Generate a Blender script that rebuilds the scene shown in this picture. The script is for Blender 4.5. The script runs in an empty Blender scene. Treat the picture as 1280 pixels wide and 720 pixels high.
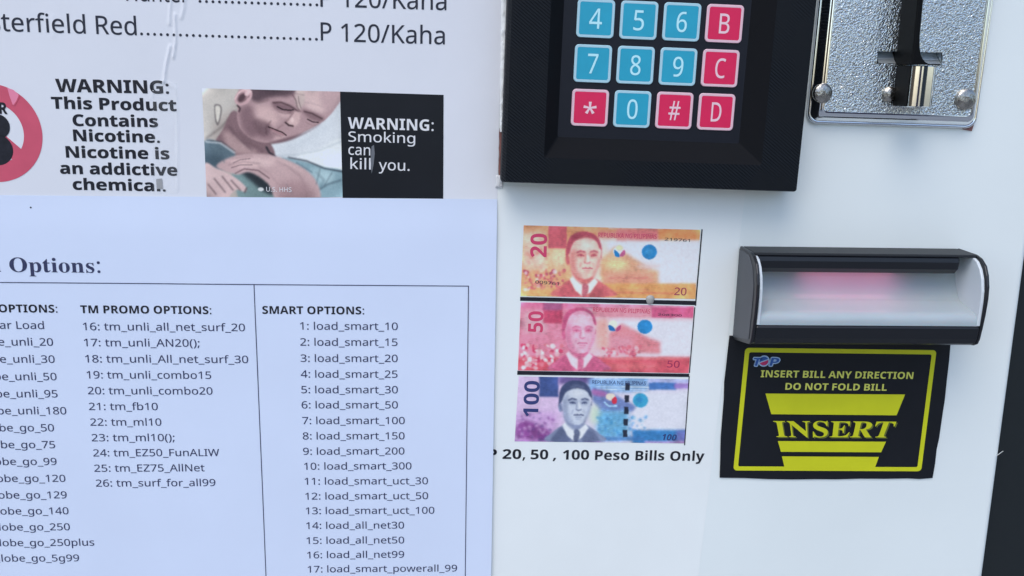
import bpy, bmesh, math, random
import numpy as np
from mathutils import Vector, Matrix
from mathutils.geometry import tessellate_polygon
# A close-up of a vending machine front. Panel = plane y 0, X right, Z up, viewer on the -Y side.
# ---------------------------------------------------------------- camera, sky, sun, exposure
scene = bpy.context.scene
FPX = 1150.76; CAM_D = 350.0; HZ = 1.30
PITCH, YAW, ROLL = -0.21834575, -0.06095772, 0.02157314
RM = Matrix.Rotation(YAW, 3, 'Z') @ Matrix.Rotation(PITCH, 3, 'X') @ Matrix(((1, 0, 0), (0, 0, -1), (0, 1, 0))) @ Matrix.Rotation(ROLL, 3, 'Z')
cam = bpy.data.cameras.new('camera'); cam.lens = FPX*36/1280; cam.sensor_width = 36; cam.clip_start = .01; cam.clip_end = 500
co = bpy.data.objects.new('camera', cam); scene.collection.objects.link(co)
co.matrix_world = Matrix.Translation((0, -CAM_D/1000, HZ)) @ RM.to_4x4(); scene.camera = co
SUN_EL, SUN_AZ = math.radians(58), math.radians(-28)      # azimuth: from straight in front of the machine towards its left
w = bpy.data.worlds.new('World'); scene.world = w; w.use_nodes = True; nt = w.node_tree
sky = nt.nodes.new('ShaderNodeTexSky'); sky.sky_type = 'NISHITA'; sky.sun_disc = False; sky.sun_elevation = SUN_EL
sky.air_density = 1.0; sky.dust_density = 1.3; sky.ozone_density = 1.2
bg = nt.nodes['Background']; bg.inputs['Strength'].default_value = .15; nt.links.new(sky.outputs[0], bg.inputs[0])
sd = Vector((math.sin(SUN_AZ)*math.cos(SUN_EL), -math.cos(SUN_AZ)*math.cos(SUN_EL), math.sin(SUN_EL)))   # towards the sun
sky.sun_rotation = math.atan2(sd.x, sd.y)
sl = bpy.data.lights.new('sun', 'SUN'); sl.energy = .75; sl.angle = math.radians(40); sl.color = (1, .98, .95)
so = bpy.data.objects.new('sun', sl); scene.collection.objects.link(so); so.rotation_euler = sd.to_track_quat('Z', 'Y').to_euler(); so.location = (0, -2, 4)
vs = scene.view_settings; vs.view_transform = 'Standard'; vs.look = 'None'; vs.exposure = .72; vs.gamma = 1
LED_POWER = 2.6

# outlines of the letters used on the printed sheets: character code: (advance, [x, y, x, y ...] in 1/1000 em)
FONTS = {}
FONTS['r'] = {
 32: (175, []),
 35: (434, [[76,0,101,140,17,140,17,185,110,185,132,293,42,293,42,337,140,337,167,480,215,480,188,337,285,337,312,480,358,480,331,337,416,337,416,293,322,293,302,185,394,185,394,140,293,140,265,0,218,0,245,140,149,140,123,0],[158,185,254,185,275,293,179,293]]),
 37: (558, [[131,185,102,190,77,203,58,225,44,255,36,292,33,336,36,380,43,417,56,447,75,469,100,482,131,486,161,482,186,469,206,447,220,417,229,380,232,336,229,292,221,255,207,225,188,203,162,190],[120,0,386,480,438,480,172,0],[131,228,160,240,177,276,183,336,177,397,160,433,131,445,115,442,103,433,94,417,87,396,83,369,83,304,87,276,94,255,103,240,115,231],[424,-7,395,-2,371,11,352,33,338,63,329,100,326,144,329,188,337,225,350,255,369,277,393,290,424,294,455,290,480,277,499,255,514,225,522,188,525,144,522,100,514,63,501,33,481,11,456,-2],[424,36,453,48,470,84,476,144,470,204,453,240,424,252,409,249,397,240,387,225,377,177,375,144,381,84,387,63,397,48,409,39]]),
 40: (201, [[126,-106,95,-65,70,-20,51,28,37,79,30,131,27,184,30,238,37,291,51,342,70,391,95,437,126,480,181,480,153,436,129,390,110,340,97,289,89,238,87,185,89,133,97,82,110,32,129,-17,152,-63,181,-106]]),
 41: (201, [[21,-106,49,-63,73,-17,91,32,104,82,112,133,115,185,112,238,104,289,91,340,73,390,49,436,20,480,76,480,107,437,132,391,151,342,164,291,172,238,175,184,172,131,164,79,151,28,132,-20,107,-65,76,-106]]),
 42: (370, [[131,208,71,240,150,346,28,356,37,418,165,381,150,510,216,510,203,381,332,418,341,356,218,346,298,240,240,208,183,326]]),
 46: (180, [[79,-8,60,1,50,22,48,36,54,63,60,71,79,80,100,80,119,71,126,63,132,36,126,10,119,1,100,-8]]),
 47: (250, [[7,0,185,480,243,480,64,0]]),
 48: (384, [[191,-7,142,1,102,22,72,59,50,108,37,169,33,240,35,290,40,334,49,373,61,407,78,435,99,458,125,474,156,484,191,487,241,480,281,458,312,422,334,373,347,313,351,240,349,191,344,147,335,108,322,74,305,45,284,23,258,6,227,-3],[191,44,224,49,249,65,268,92,281,130,289,180,291,240,289,300,281,349,268,388,249,415,224,431,191,437,159,431,133,415,115,388,102,349,95,300,92,240,95,180,102,131,115,93,133,65,159,49]]),
 49: (384, [[181,0,182,393,183,418,91,339,60,379,189,480,238,480,238,0]]),
 50: (384, [[32,0,32,49,219,240,247,278,264,315,268,334,267,380,259,400,246,415,229,427,208,434,162,435,123,424,69,390,38,430,57,445,102,470,128,479,155,484,185,486,226,482,262,471,291,452,312,427,325,396,330,359,328,334,323,311,303,267,252,202,107,56,349,54,349,0]]),
 51: (384, [[137,-6,92,-1,30,19,30,75,95,51,163,43,202,46,233,54,256,68,271,87,281,110,284,138,280,165,268,186,249,202,222,213,189,220,103,222,103,273,187,275,217,284,240,298,257,316,267,338,271,363,268,385,260,403,247,417,230,428,208,434,183,437,136,431,99,417,62,396,33,437,72,461,123,480,152,485,183,486,229,483,266,471,294,453,315,428,327,400,331,367,328,337,319,312,304,290,284,274,260,261,232,253,267,243,296,231,318,214,333,192,343,166,346,136,344,110,337,85,326,62,311,42,291,25,266,11,237,1,202,-5]]),
 52: (384, [[244,0,244,109,14,109,14,159,240,482,301,482,301,162,371,162,371,109,301,109,301,0],[72,162,244,162,247,419,216,367]]),
 53: (384, [[167,-7,119,-4,76,5,42,19,42,75,79,58,124,47,167,44,200,46,229,55,253,69,271,89,282,115,285,147,282,176,273,200,257,219,234,233,203,242,138,243,83,234,54,253,72,480,312,480,312,426,122,426,111,287,185,294,231,290,270,278,302,257,326,229,341,195,346,153,341,107,325,68,299,36,263,12,219,-2]]),
 54: (384, [[200,-7,171,-4,143,3,118,16,95,34,75,57,59,86,47,120,39,160,38,239,46,307,54,339,65,369,79,397,97,423,119,444,146,462,177,475,214,484,298,484,316,480,316,430,258,438,229,436,203,431,162,411,145,397,121,361,106,318,96,244,126,272,143,284,163,293,187,298,214,300,253,296,286,283,314,262,336,233,348,197,353,154,348,108,334,69,311,36,281,12,244,-2],[199,43,226,46,249,55,268,70,283,92,291,120,294,154,292,183,284,207,271,227,253,242,230,251,201,254,163,248,146,241,120,220,110,208,98,180,98,147,108,108,128,75,142,61,159,51,178,45]]),
 55: (384, [[91,0,288,426,30,426,30,480,351,480,351,434,156,0]]),
 56: (384, [[193,-7,146,-3,106,8,75,27,51,53,38,85,33,122,34,143,39,162,57,195,83,221,132,251,90,281,73,299,59,320,51,344,48,372,50,395,57,416,67,434,81,450,98,463,118,473,165,485,191,486,231,483,265,473,295,457,317,434,331,406,335,371,330,336,313,307,289,283,244,254,298,222,325,196,336,181,344,164,349,145,351,124,346,87,332,55,308,29,276,9,238,-3],[194,277,236,299,253,312,266,328,274,347,277,369,274,390,266,407,253,421,236,431,215,437,191,439,168,437,147,431,130,421,117,407,109,390,106,369,111,340,127,317,164,291],[192,40,222,43,247,51,267,63,281,80,290,100,293,124,290,146,281,165,265,182,221,210,181,226,154,213,132,199,114,183,101,165,93,145,91,122,93,100,102,80,116,63,135,51,161,43]]),
 57: (384, [[87,-4,69,0,69,50,106,43,157,43,205,57,224,69,254,99,274,138,285,185,289,235,260,207,243,196,222,187,199,181,171,179,133,184,99,196,72,217,50,246,38,282,34,324,36,356,42,385,53,411,67,433,85,452,106,467,130,478,157,484,187,486,216,484,244,476,269,463,292,445,312,422,328,393,340,359,347,320,348,240,340,173,322,110,307,82,289,57,267,35,240,17,208,4,171,-4],[184,226,205,227,223,231,254,248,276,272,284,286,288,299,288,333,278,371,258,404,244,418,227,428,208,434,187,437,161,433,138,424,119,409,104,387,95,359,92,325,95,296,102,272,115,252,132,237,155,229]]),
 58: (180, [[79,279,60,289,54,297,48,324,54,351,60,359,79,368,100,368,119,359,126,351,132,324,126,297,110,283,100,279],[79,-8,60,1,50,22,48,36,54,63,60,71,79,80,100,80,119,71,126,63,132,36,126,10,119,1,100,-8]]),
 59: (180, [[77,279,59,289,52,297,48,309,48,339,52,351,68,365,88,369,109,365,125,351,129,339,129,309,125,297,109,283,99,279],[21,-87,55,78,118,78,123,71,87,-36,65,-87]]),
 65: (429, [[0,0,187,482,242,482,428,0,366,0,308,148,118,148,61,0],[138,202,290,202,214,419,193,347]]),
 66: (437, [[65,0,65,480,202,480,257,477,303,468,338,453,364,431,379,400,384,361,382,334,374,311,361,290,343,274,320,262,293,255,348,234,376,212,394,180,399,160,400,136,395,96,380,63,356,36,322,16,282,4,234,0],[126,275,214,275,251,278,279,284,299,295,312,310,319,330,322,354,319,378,309,397,294,411,272,420,242,426,126,428],[126,51,222,51,261,54,290,62,311,76,325,94,333,116,336,141,333,165,324,185,310,202,288,215,257,222,218,225,126,225]]),
 67: (424, [[261,-7,215,-3,174,7,139,24,109,46,85,75,65,109,52,149,44,192,41,240,44,287,53,330,67,368,88,403,114,431,146,455,183,472,225,483,271,486,320,483,364,474,404,458,379,407,311,430,271,433,223,427,182,410,149,381,124,343,110,296,105,240,109,184,123,137,146,98,178,69,219,52,270,46,330,52,385,65,385,13,329,-2]]),
 68: (490, [[65,0,65,480,213,480,259,477,301,468,338,453,371,432,398,406,420,374,436,336,446,293,449,244,442,170,420,109,383,61,333,27,272,7,199,0],[126,52,191,52,299,73,364,136,385,242,380,301,364,348,338,383,302,408,258,423,204,428,126,428]]),
 69: (373, [[65,0,65,480,333,480,333,426,126,426,126,277,321,277,321,224,126,224,126,53,333,53,333,0]]),
 70: (349, [[65,0,65,480,333,480,333,426,126,426,126,257,320,257,320,203,126,203,126,0]]),
 71: (489, [[271,-7,224,-3,182,7,145,23,114,46,88,74,67,108,53,148,44,191,41,240,44,288,54,331,71,370,93,404,121,433,155,456,195,473,240,483,289,486,341,483,389,473,433,458,410,406,331,430,286,433,233,427,188,410,152,381,125,343,109,296,104,240,106,203,112,169,123,139,137,112,157,89,181,70,210,57,245,48,323,47,379,57,379,199,273,199,273,253,439,253,439,18,361,-1]]),
 72: (498, [[65,0,65,480,126,480,126,277,371,277,371,480,432,480,432,0,371,0,371,224,126,224,126,0]]),
 73: (228, [[27,0,27,35,83,48,83,431,27,445,27,480,200,480,200,445,144,431,144,48,200,35,200,0]]),
 75: (416, [[65,0,65,480,126,480,126,243,338,480,408,480,218,271,416,0,345,0,175,229,126,186,126,0]]),
 76: (352, [[65,0,65,480,126,480,126,54,335,54,335,0]]),
 78: (510, [[65,0,65,480,135,480,391,83,389,480,445,480,445,0,375,0,118,398,121,268,121,0]]),
 80: (406, [[65,0,65,480,192,480,249,475,295,463,329,443,353,415,367,380,372,338,370,313,364,288,354,264,340,243,320,224,294,208,263,196,225,189,126,187,126,0],[126,238,216,241,250,248,276,261,295,279,306,304,310,336,306,364,296,387,280,405,257,418,225,425,187,428,126,428]]),
 82: (418, [[65,0,65,480,197,480,252,476,296,464,329,446,353,419,367,385,372,343,366,298,358,279,336,250,292,221,276,215,408,0,337,0,221,198,126,198,126,0],[126,249,197,249,233,252,261,259,283,272,298,290,307,313,310,340,306,369,297,391,281,407,259,418,230,425,126,427]]),
 83: (369, [[166,-7,91,-1,51,9,34,16,34,74,94,54,143,47,201,48,228,55,249,66,265,82,274,101,277,123,276,138,267,163,247,183,214,202,126,238,96,256,72,276,54,300,44,329,40,364,42,388,49,410,60,429,74,446,92,460,138,480,165,485,243,483,307,467,326,459,307,408,253,426,192,433,165,431,142,425,124,414,112,400,104,383,101,363,106,335,111,323,131,303,161,285,257,245,296,221,322,191,330,173,335,152,337,128,332,89,317,56,291,29,256,9,215,-3]]),
 85: (491, [[243,-7,188,-1,143,15,107,42,81,78,66,121,60,171,60,480,121,480,121,169,124,133,135,102,152,78,176,60,208,49,246,46,286,50,317,61,341,80,357,106,367,135,370,169,370,480,430,480,430,169,428,137,421,107,410,80,394,55,373,34,348,16,318,4,283,-4]]),
 87: (625, [[135,0,8,480,71,480,160,127,169,73,188,170,279,480,341,480,445,127,455,73,479,187,553,480,616,480,488,0,427,0,312,397,310,409,287,312,196,0]]),
 90: (384, [[26,0,26,46,278,426,34,426,34,480,351,480,351,434,99,54,358,54,358,0]]),
 95: (298, [[-1,-103,-1,-60,300,-60,300,-103]]),
 97: (377, [[144,-7,114,-4,86,5,63,19,45,40,34,67,31,100,36,133,50,161,73,183,106,200,150,210,203,215,265,217,262,265,256,286,245,301,230,311,212,316,172,317,136,310,89,291,71,335,126,357,170,365,193,366,233,363,266,353,291,337,308,314,319,283,322,245,322,0,279,0,268,51,233,19,216,7,173,-5],[158,41,187,44,212,52,234,66,251,86,261,112,264,176,171,170,140,163,118,152,103,138,95,121,92,99,94,81,100,66,110,55,124,47]]),
 98: (413, [[228,-7,201,-5,178,0,158,9,128,32,116,46,99,0,57,0,57,510,116,510,113,312,158,351,178,359,201,364,228,366,269,361,305,345,335,319,358,283,372,237,376,180,372,123,358,77,335,40,305,14,269,-1],[219,42,248,46,273,58,291,78,304,105,312,139,315,181,304,256,272,302,218,317,183,313,157,302,138,284,126,258,119,224,116,182,119,138,126,105,138,78,157,58,184,46]]),
 99: (322, [[171,-5,143,2,117,13,93,28,74,48,58,73,46,103,39,138,37,178,39,220,47,256,59,286,76,311,96,332,119,347,146,358,174,365,224,366,275,357,300,347,282,298,230,313,204,315,145,300,110,254,98,179,101,139,110,105,124,79,144,60,170,48,201,44,253,50,294,65,294,13,254,-2,221,-6]]),
 100: (413, [[185,-7,143,-2,107,14,77,40,55,76,41,123,37,179,41,236,55,283,78,319,108,346,144,361,185,367,211,365,234,360,254,351,285,328,297,314,300,320,297,367,297,510,356,510,356,0,308,0,300,48,271,21,254,9,234,0,211,-5],[194,42,228,46,255,56,274,74,287,98,295,129,298,179,295,220,288,254,275,282,256,302,229,314,193,318,164,313,140,301,122,280,109,252,101,218,98,178,101,138,109,105,122,78,141,58,165,46]]),
 101: (379, [[210,-7,177,-4,147,3,120,14,96,30,75,51,59,76,47,106,39,140,37,177,39,215,46,249,57,279,72,305,90,326,112,344,138,357,166,364,196,367,226,364,252,358,276,347,296,331,313,312,327,290,337,264,343,235,345,169,98,169,102,131,113,100,129,76,152,58,180,47,235,44,292,55,328,69,328,17,274,-1],[99,216,283,216,280,244,273,269,262,290,245,306,223,315,195,318,169,315,147,306,129,291,114,271,105,245]]),
 102: (231, [[73,0,73,314,10,314,10,342,73,362,77,425,87,458,104,483,127,500,156,510,190,514,260,502,244,455,201,465,173,463,158,457,147,446,139,430,134,409,132,360,223,360,223,314,132,314,132,0]]),
 103: (413, [[195,-161,145,-159,102,-151,65,-138,65,-84,103,-100,148,-109,198,-112,227,-109,251,-100,271,-85,286,-65,295,-40,300,48,268,17,231,-1,185,-7,142,-1,106,15,76,42,54,79,41,125,37,179,41,233,54,278,76,316,106,344,142,361,185,367,229,361,267,343,298,312,309,360,356,360,356,-6,352,-53,338,-92,317,-122,286,-144,245,-157],[194,42,227,45,253,55,273,71,287,94,295,126,298,179,295,224,287,259,273,285,252,303,226,313,193,317,165,313,142,301,123,281,109,254,101,220,98,179,101,138,109,104,123,77,141,57,165,46]]),
 104: (415, [[57,0,57,510,116,510,115,326,113,310,146,341,164,352,185,360,229,366,269,363,302,352,328,335,346,310,357,276,361,234,361,0,302,0,302,230,293,278,266,307,222,317,186,313,158,302,139,283,126,257,119,225,116,186,116,0]]),
 105: (173, [[78,421,62,429,54,446,52,457,57,479,62,486,78,494,96,494,111,486,117,479,122,457,117,436,104,424,96,421],[57,0,57,360,116,360,116,0]]),
 107: (359, [[57,0,57,510,116,510,113,185,158,238,273,360,343,360,197,206,353,0,281,0,156,168,116,132,116,0]]),
 108: (173, [[57,0,57,510,116,510,116,0]]),
 109: (628, [[57,0,57,360,105,360,113,311,144,342,162,353,182,361,223,367,273,360,310,340,333,306,366,340,386,352,429,365,452,367,489,363,520,353,543,335,560,310,570,277,574,234,574,0,515,0,515,232,507,279,483,308,442,317,410,314,385,304,367,287,355,264,347,234,345,199,345,0,286,0,286,232,278,279,253,308,212,317,180,313,155,302,137,283,125,258,118,226,116,187,116,0]]),
 110: (415, [[57,0,57,360,105,360,113,311,146,342,165,353,186,361,230,367,270,363,302,353,328,335,346,310,357,277,361,234,361,0,302,0,302,230,293,278,266,307,222,317,186,313,158,302,139,283,126,258,119,226,116,187,116,0]]),
 111: (406, [[202,-7,172,-4,143,3,117,15,94,32,75,53,58,79,46,109,39,143,37,181,42,236,57,282,82,318,116,345,156,361,204,367,236,364,264,357,290,345,314,328,333,307,349,282,361,252,368,218,370,181,365,126,350,79,325,42,291,15,250,-1],[203,42,237,46,263,59,283,80,298,107,306,141,309,181,306,220,298,253,283,281,263,301,236,313,203,317,169,313,143,301,123,281,109,253,101,220,98,181,101,141,109,107,123,80,143,59,170,46]]),
 112: (413, [[57,-161,57,360,105,360,113,311,142,339,158,351,178,360,201,365,228,367,270,362,305,346,335,320,358,284,372,238,376,181,372,124,358,78,335,41,305,14,269,-1,228,-7,202,-5,179,0,142,20,116,46,113,37,116,-13,116,-161],[219,42,240,44,258,50,273,60,286,74,305,110,314,155,315,181,312,220,304,253,291,280,272,301,248,313,218,317,185,314,159,303,140,286,127,262,119,231,116,181,119,140,126,106,138,78,157,58,184,46]]),
 114: (277, [[57,0,57,360,105,360,112,294,143,330,160,345,179,357,201,364,267,363,260,308,221,313,186,306,169,298,141,272,131,256,118,215,116,192,116,0]]),
 115: (322, [[148,-7,83,-1,35,16,35,70,87,50,128,42,176,43,198,47,214,55,225,66,232,79,234,103,227,118,212,133,86,191,58,211,40,237,34,271,38,299,51,323,72,342,99,356,132,364,169,367,211,364,267,350,284,343,264,296,216,312,183,318,143,317,124,313,110,307,99,298,93,287,92,265,99,249,129,229,242,180,269,159,279,147,290,118,291,99,287,67,274,41,253,20,224,5,189,-4]]),
 116: (242, [[149,-6,115,3,100,11,87,22,68,55,63,78,62,314,11,314,11,343,62,366,86,443,121,443,121,360,225,360,225,314,121,314,121,106,123,86,128,70,137,57,148,49,162,43,228,49,228,4,201,-4]]),
 117: (415, [[184,-7,144,-3,111,7,86,25,68,49,57,83,53,124,53,360,113,360,113,128,122,81,148,52,193,42,229,46,256,57,276,76,289,102,296,134,299,173,299,360,358,360,358,0,310,0,301,48,269,17,250,6,207,-5]]),
 119: (528, [[106,1,7,361,69,361,142,61,169,158,232,361,297,361,381,76,383,62,460,361,520,361,420,1,351,1,265,299,238,203,173,1]]),
 121: (343, [[28,-160,7,-156,7,-109,47,-113,66,-111,83,-105,97,-95,118,-67,146,-1,1,360,64,360,165,88,172,57,279,360,343,360,187,-50,174,-81,139,-131,116,-148,89,-158]]),
}
FONTS['b'] = {
 32: (175, []),
 44: (180, [[28,-87,61,78,124,78,129,71,104,-8,71,-87]]),
 48: (384, [[191,-7,139,1,96,22,64,59,42,108,29,168,24,240,26,289,31,333,40,373,53,407,71,435,93,457,121,474,153,484,191,487,244,480,286,458,318,422,341,373,355,312,359,240,357,191,352,147,343,107,330,74,312,45,290,23,263,6,230,-3],[191,75,214,80,231,93,244,116,252,148,257,189,259,240,257,290,252,331,244,363,231,386,214,400,191,405,169,400,151,386,139,363,131,331,126,290,126,190,131,149,139,117,151,94,169,80]]),
 49: (384, [[176,0,179,373,144,340,89,296,40,357,194,480,277,480,277,0]]),
 50: (384, [[27,0,27,71,206,254,238,300,247,329,246,362,241,376,232,388,206,400,189,402,153,396,118,379,81,353,26,418,54,441,86,461,123,476,145,482,197,486,227,484,254,479,278,469,299,456,316,441,330,423,347,380,349,357,347,331,342,307,333,284,305,241,242,173,153,90,362,85,362,0]]),
 53: (384, [[162,-7,114,-4,70,5,33,19,33,107,71,91,137,77,186,78,209,84,227,94,241,109,249,128,251,152,241,192,208,216,142,224,83,214,42,235,60,480,320,480,320,394,149,394,140,300,201,306,230,304,256,299,301,277,319,260,333,240,344,217,351,191,353,161,348,112,332,71,305,38,268,13,220,-2]]),
 58: (180, [[79,279,60,289,54,297,48,324,54,351,60,359,79,368,100,368,119,359,126,351,132,324,126,297,110,283,100,279],[79,-8,60,1,50,22,48,36,54,63,60,71,79,80,100,80,119,71,126,63,132,36,126,10,119,1,100,-8]]),
 65: (463, [[0,0,169,482,293,482,463,0,354,0,319,114,144,114,109,0],[170,199,295,199,232,407,204,311]]),
 66: (451, [[60,0,60,480,210,480,268,477,317,468,355,453,382,430,398,399,404,358,401,332,395,309,384,289,370,272,352,261,330,255,373,234,396,213,411,183,416,139,410,99,395,65,369,37,333,16,291,4,240,0],[162,289,247,291,268,296,282,304,292,314,298,328,300,345,297,361,291,374,279,384,263,391,242,395,162,396],[162,84,256,86,277,92,292,102,302,115,308,131,310,149,308,166,302,180,292,192,276,202,254,207,162,209]]),
 67: (428, [[255,-7,208,-3,168,7,133,24,103,47,80,76,62,110,49,149,41,192,39,239,42,286,51,328,65,367,85,402,111,431,141,455,177,472,218,483,264,486,312,482,382,462,404,453,371,370,317,392,282,401,264,402,228,397,198,382,175,358,157,325,147,285,144,238,147,191,156,152,172,120,195,97,226,83,264,78,303,81,386,103,386,18,324,-1]]),
 68: (497, [[60,0,60,480,211,480,259,477,302,468,342,453,376,432,404,406,427,374,444,336,455,293,458,244,450,170,427,109,389,61,337,27,273,7,196,0],[162,84,206,84,287,101,336,154,353,242,349,290,337,329,318,359,291,380,257,392,216,396,162,396]]),
 69: (376, [[60,0,60,480,336,480,336,396,162,396,162,291,324,291,324,208,162,208,162,84,336,84,336,0]]),
 70: (369, [[60,0,60,480,335,480,335,396,161,396,161,273,323,273,323,189,161,189,161,0]]),
 71: (486, [[262,-7,196,0,141,21,97,56,65,105,45,166,39,240,42,288,52,332,68,371,91,405,119,433,153,456,193,473,238,483,289,486,340,483,411,465,432,457,398,375,366,389,309,401,289,402,261,399,235,393,212,381,192,366,175,347,162,325,152,299,146,270,145,208,156,155,167,133,180,114,197,98,217,87,241,80,315,81,333,85,333,185,242,185,242,269,433,269,433,21,381,6,295,-6]]),
 73: (261, [[21,0,21,58,80,85,80,395,21,422,21,480,240,480,240,422,181,395,181,85,240,58,240,0]]),
 76: (379, [[60,0,60,480,162,480,162,84,357,84,357,0]]),
 77: (633, [[60,0,60,480,199,480,312,113,435,480,573,480,573,0,478,0,483,375,357,0,263,0,148,376,151,223,151,0]]),
 78: (546, [[60,0,60,480,189,480,397,120,394,253,394,480,486,480,486,0,357,0,148,363,151,226,151,0]]),
 79: (535, [[267,-7,218,-3,176,7,139,24,108,48,83,76,63,111,50,150,42,193,39,241,42,289,50,332,63,371,83,405,108,433,139,456,176,473,219,484,268,487,317,484,360,473,396,456,427,433,452,405,471,370,485,331,493,288,496,240,493,193,485,150,471,110,452,76,427,47,396,24,360,7,317,-3],[267,79,307,83,338,98,361,122,376,154,386,194,389,240,386,287,376,327,361,359,338,383,307,398,268,402,229,398,198,383,175,359,159,327,149,287,146,240,149,194,159,154,175,122,198,98,229,83]]),
 80: (422, [[60,0,60,480,214,480,270,475,315,462,349,440,373,410,387,373,392,330,390,303,384,276,374,252,360,229,340,209,316,193,286,180,249,173,162,171,162,0],[162,254,222,256,245,261,264,271,278,285,286,303,289,326,280,365,253,388,208,396,162,396]]),
 82: (443, [[60,0,60,480,200,480,260,476,308,464,345,444,371,416,386,380,392,336,386,296,370,263,346,237,318,217,302,209,443,0,330,0,216,184,162,184,162,0],[162,267,225,268,249,274,267,283,279,296,286,313,289,333,286,354,278,370,266,382,247,390,223,395,162,396]]),
 83: (370, [[167,-7,118,-4,73,6,31,22,31,117,126,83,175,77,197,79,215,84,228,92,237,102,242,114,244,128,241,145,232,160,198,183,101,233,66,265,48,293,41,310,36,350,41,390,56,423,80,450,113,470,152,482,199,486,270,478,341,453,308,373,232,398,195,402,163,396,151,388,137,367,138,337,146,324,158,313,271,253,305,227,329,196,337,178,342,157,343,133,338,93,323,59,297,31,262,10,219,-2]]),
 84: (389, [[144,0,144,395,13,395,13,480,375,480,375,395,245,395,245,0]]),
 87: (649, [[122,0,0,480,100,480,185,92,207,211,277,480,373,480,465,92,488,218,549,480,649,480,527,0,412,0,324,364,302,251,238,0]]),
 89: (419, [[159,0,159,183,0,480,110,480,210,282,310,480,419,480,260,187,260,0]]),
 101: (397, [[218,-7,183,-4,151,2,121,14,95,30,73,50,54,76,41,106,33,141,30,181,33,221,40,257,52,288,69,314,89,335,113,352,140,364,170,371,203,373,251,369,291,354,324,330,348,297,363,256,368,207,368,158,132,158,135,132,143,110,157,92,175,79,197,71,223,68,267,71,307,80,347,97,347,19,290,0,245,-6],[134,225,274,225,272,246,266,265,257,280,243,293,226,300,204,302,186,300,170,294,156,283,145,269,138,249]]),
 105: (205, [[103,412,75,417,64,423,55,432,50,445,48,461,50,478,55,491,64,500,75,506,103,510,130,506,141,500,150,491,155,478,157,461,155,445,150,432,141,423,130,417],[52,0,52,367,152,367,152,0]]),
 108: (205, [[52,0,52,510,152,510,152,0]]),
 110: (441, [[52,0,52,367,129,367,142,320,148,320,161,337,177,350,196,361,238,372,261,373,297,370,329,359,355,342,375,316,387,282,391,239,391,0,291,0,291,214,285,258,277,274,265,285,250,291,232,293,204,290,184,280,169,262,160,238,154,209,152,173,152,0]]),
 111: (416, [[207,-7,174,-4,144,3,116,15,91,32,70,54,53,80,40,111,33,145,30,184,36,240,51,287,78,324,114,352,157,368,209,373,242,371,272,364,300,351,325,334,346,313,363,287,375,257,383,223,385,184,380,128,364,81,337,43,302,15,258,-1],[208,74,232,77,251,86,266,102,276,123,281,151,283,184,281,217,276,244,266,266,251,281,232,290,208,293,184,290,164,281,150,266,140,244,134,217,132,184,134,151,140,123,150,102,164,86,184,77]]),
 115: (334, [[152,-7,86,-2,31,15,31,97,95,75,137,67,173,67,197,75,208,89,209,104,200,120,183,132,90,175,60,195,41,220,31,252,30,271,35,303,48,328,70,348,99,362,134,371,198,373,240,367,283,354,304,345,274,273,207,296,174,300,149,297,135,289,130,275,135,260,157,244,244,206,275,187,296,162,303,147,307,129,308,109,304,75,291,46,269,23,238,7,199,-3]]),
 121: (382, [[45,-160,23,-156,23,-77,62,-81,82,-78,99,-72,124,-48,140,-15,146,3,0,367,109,367,187,130,191,97,207,161,275,367,382,367,227,-47,211,-82,191,-110,166,-133,138,-148,107,-158]]),
}
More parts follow.
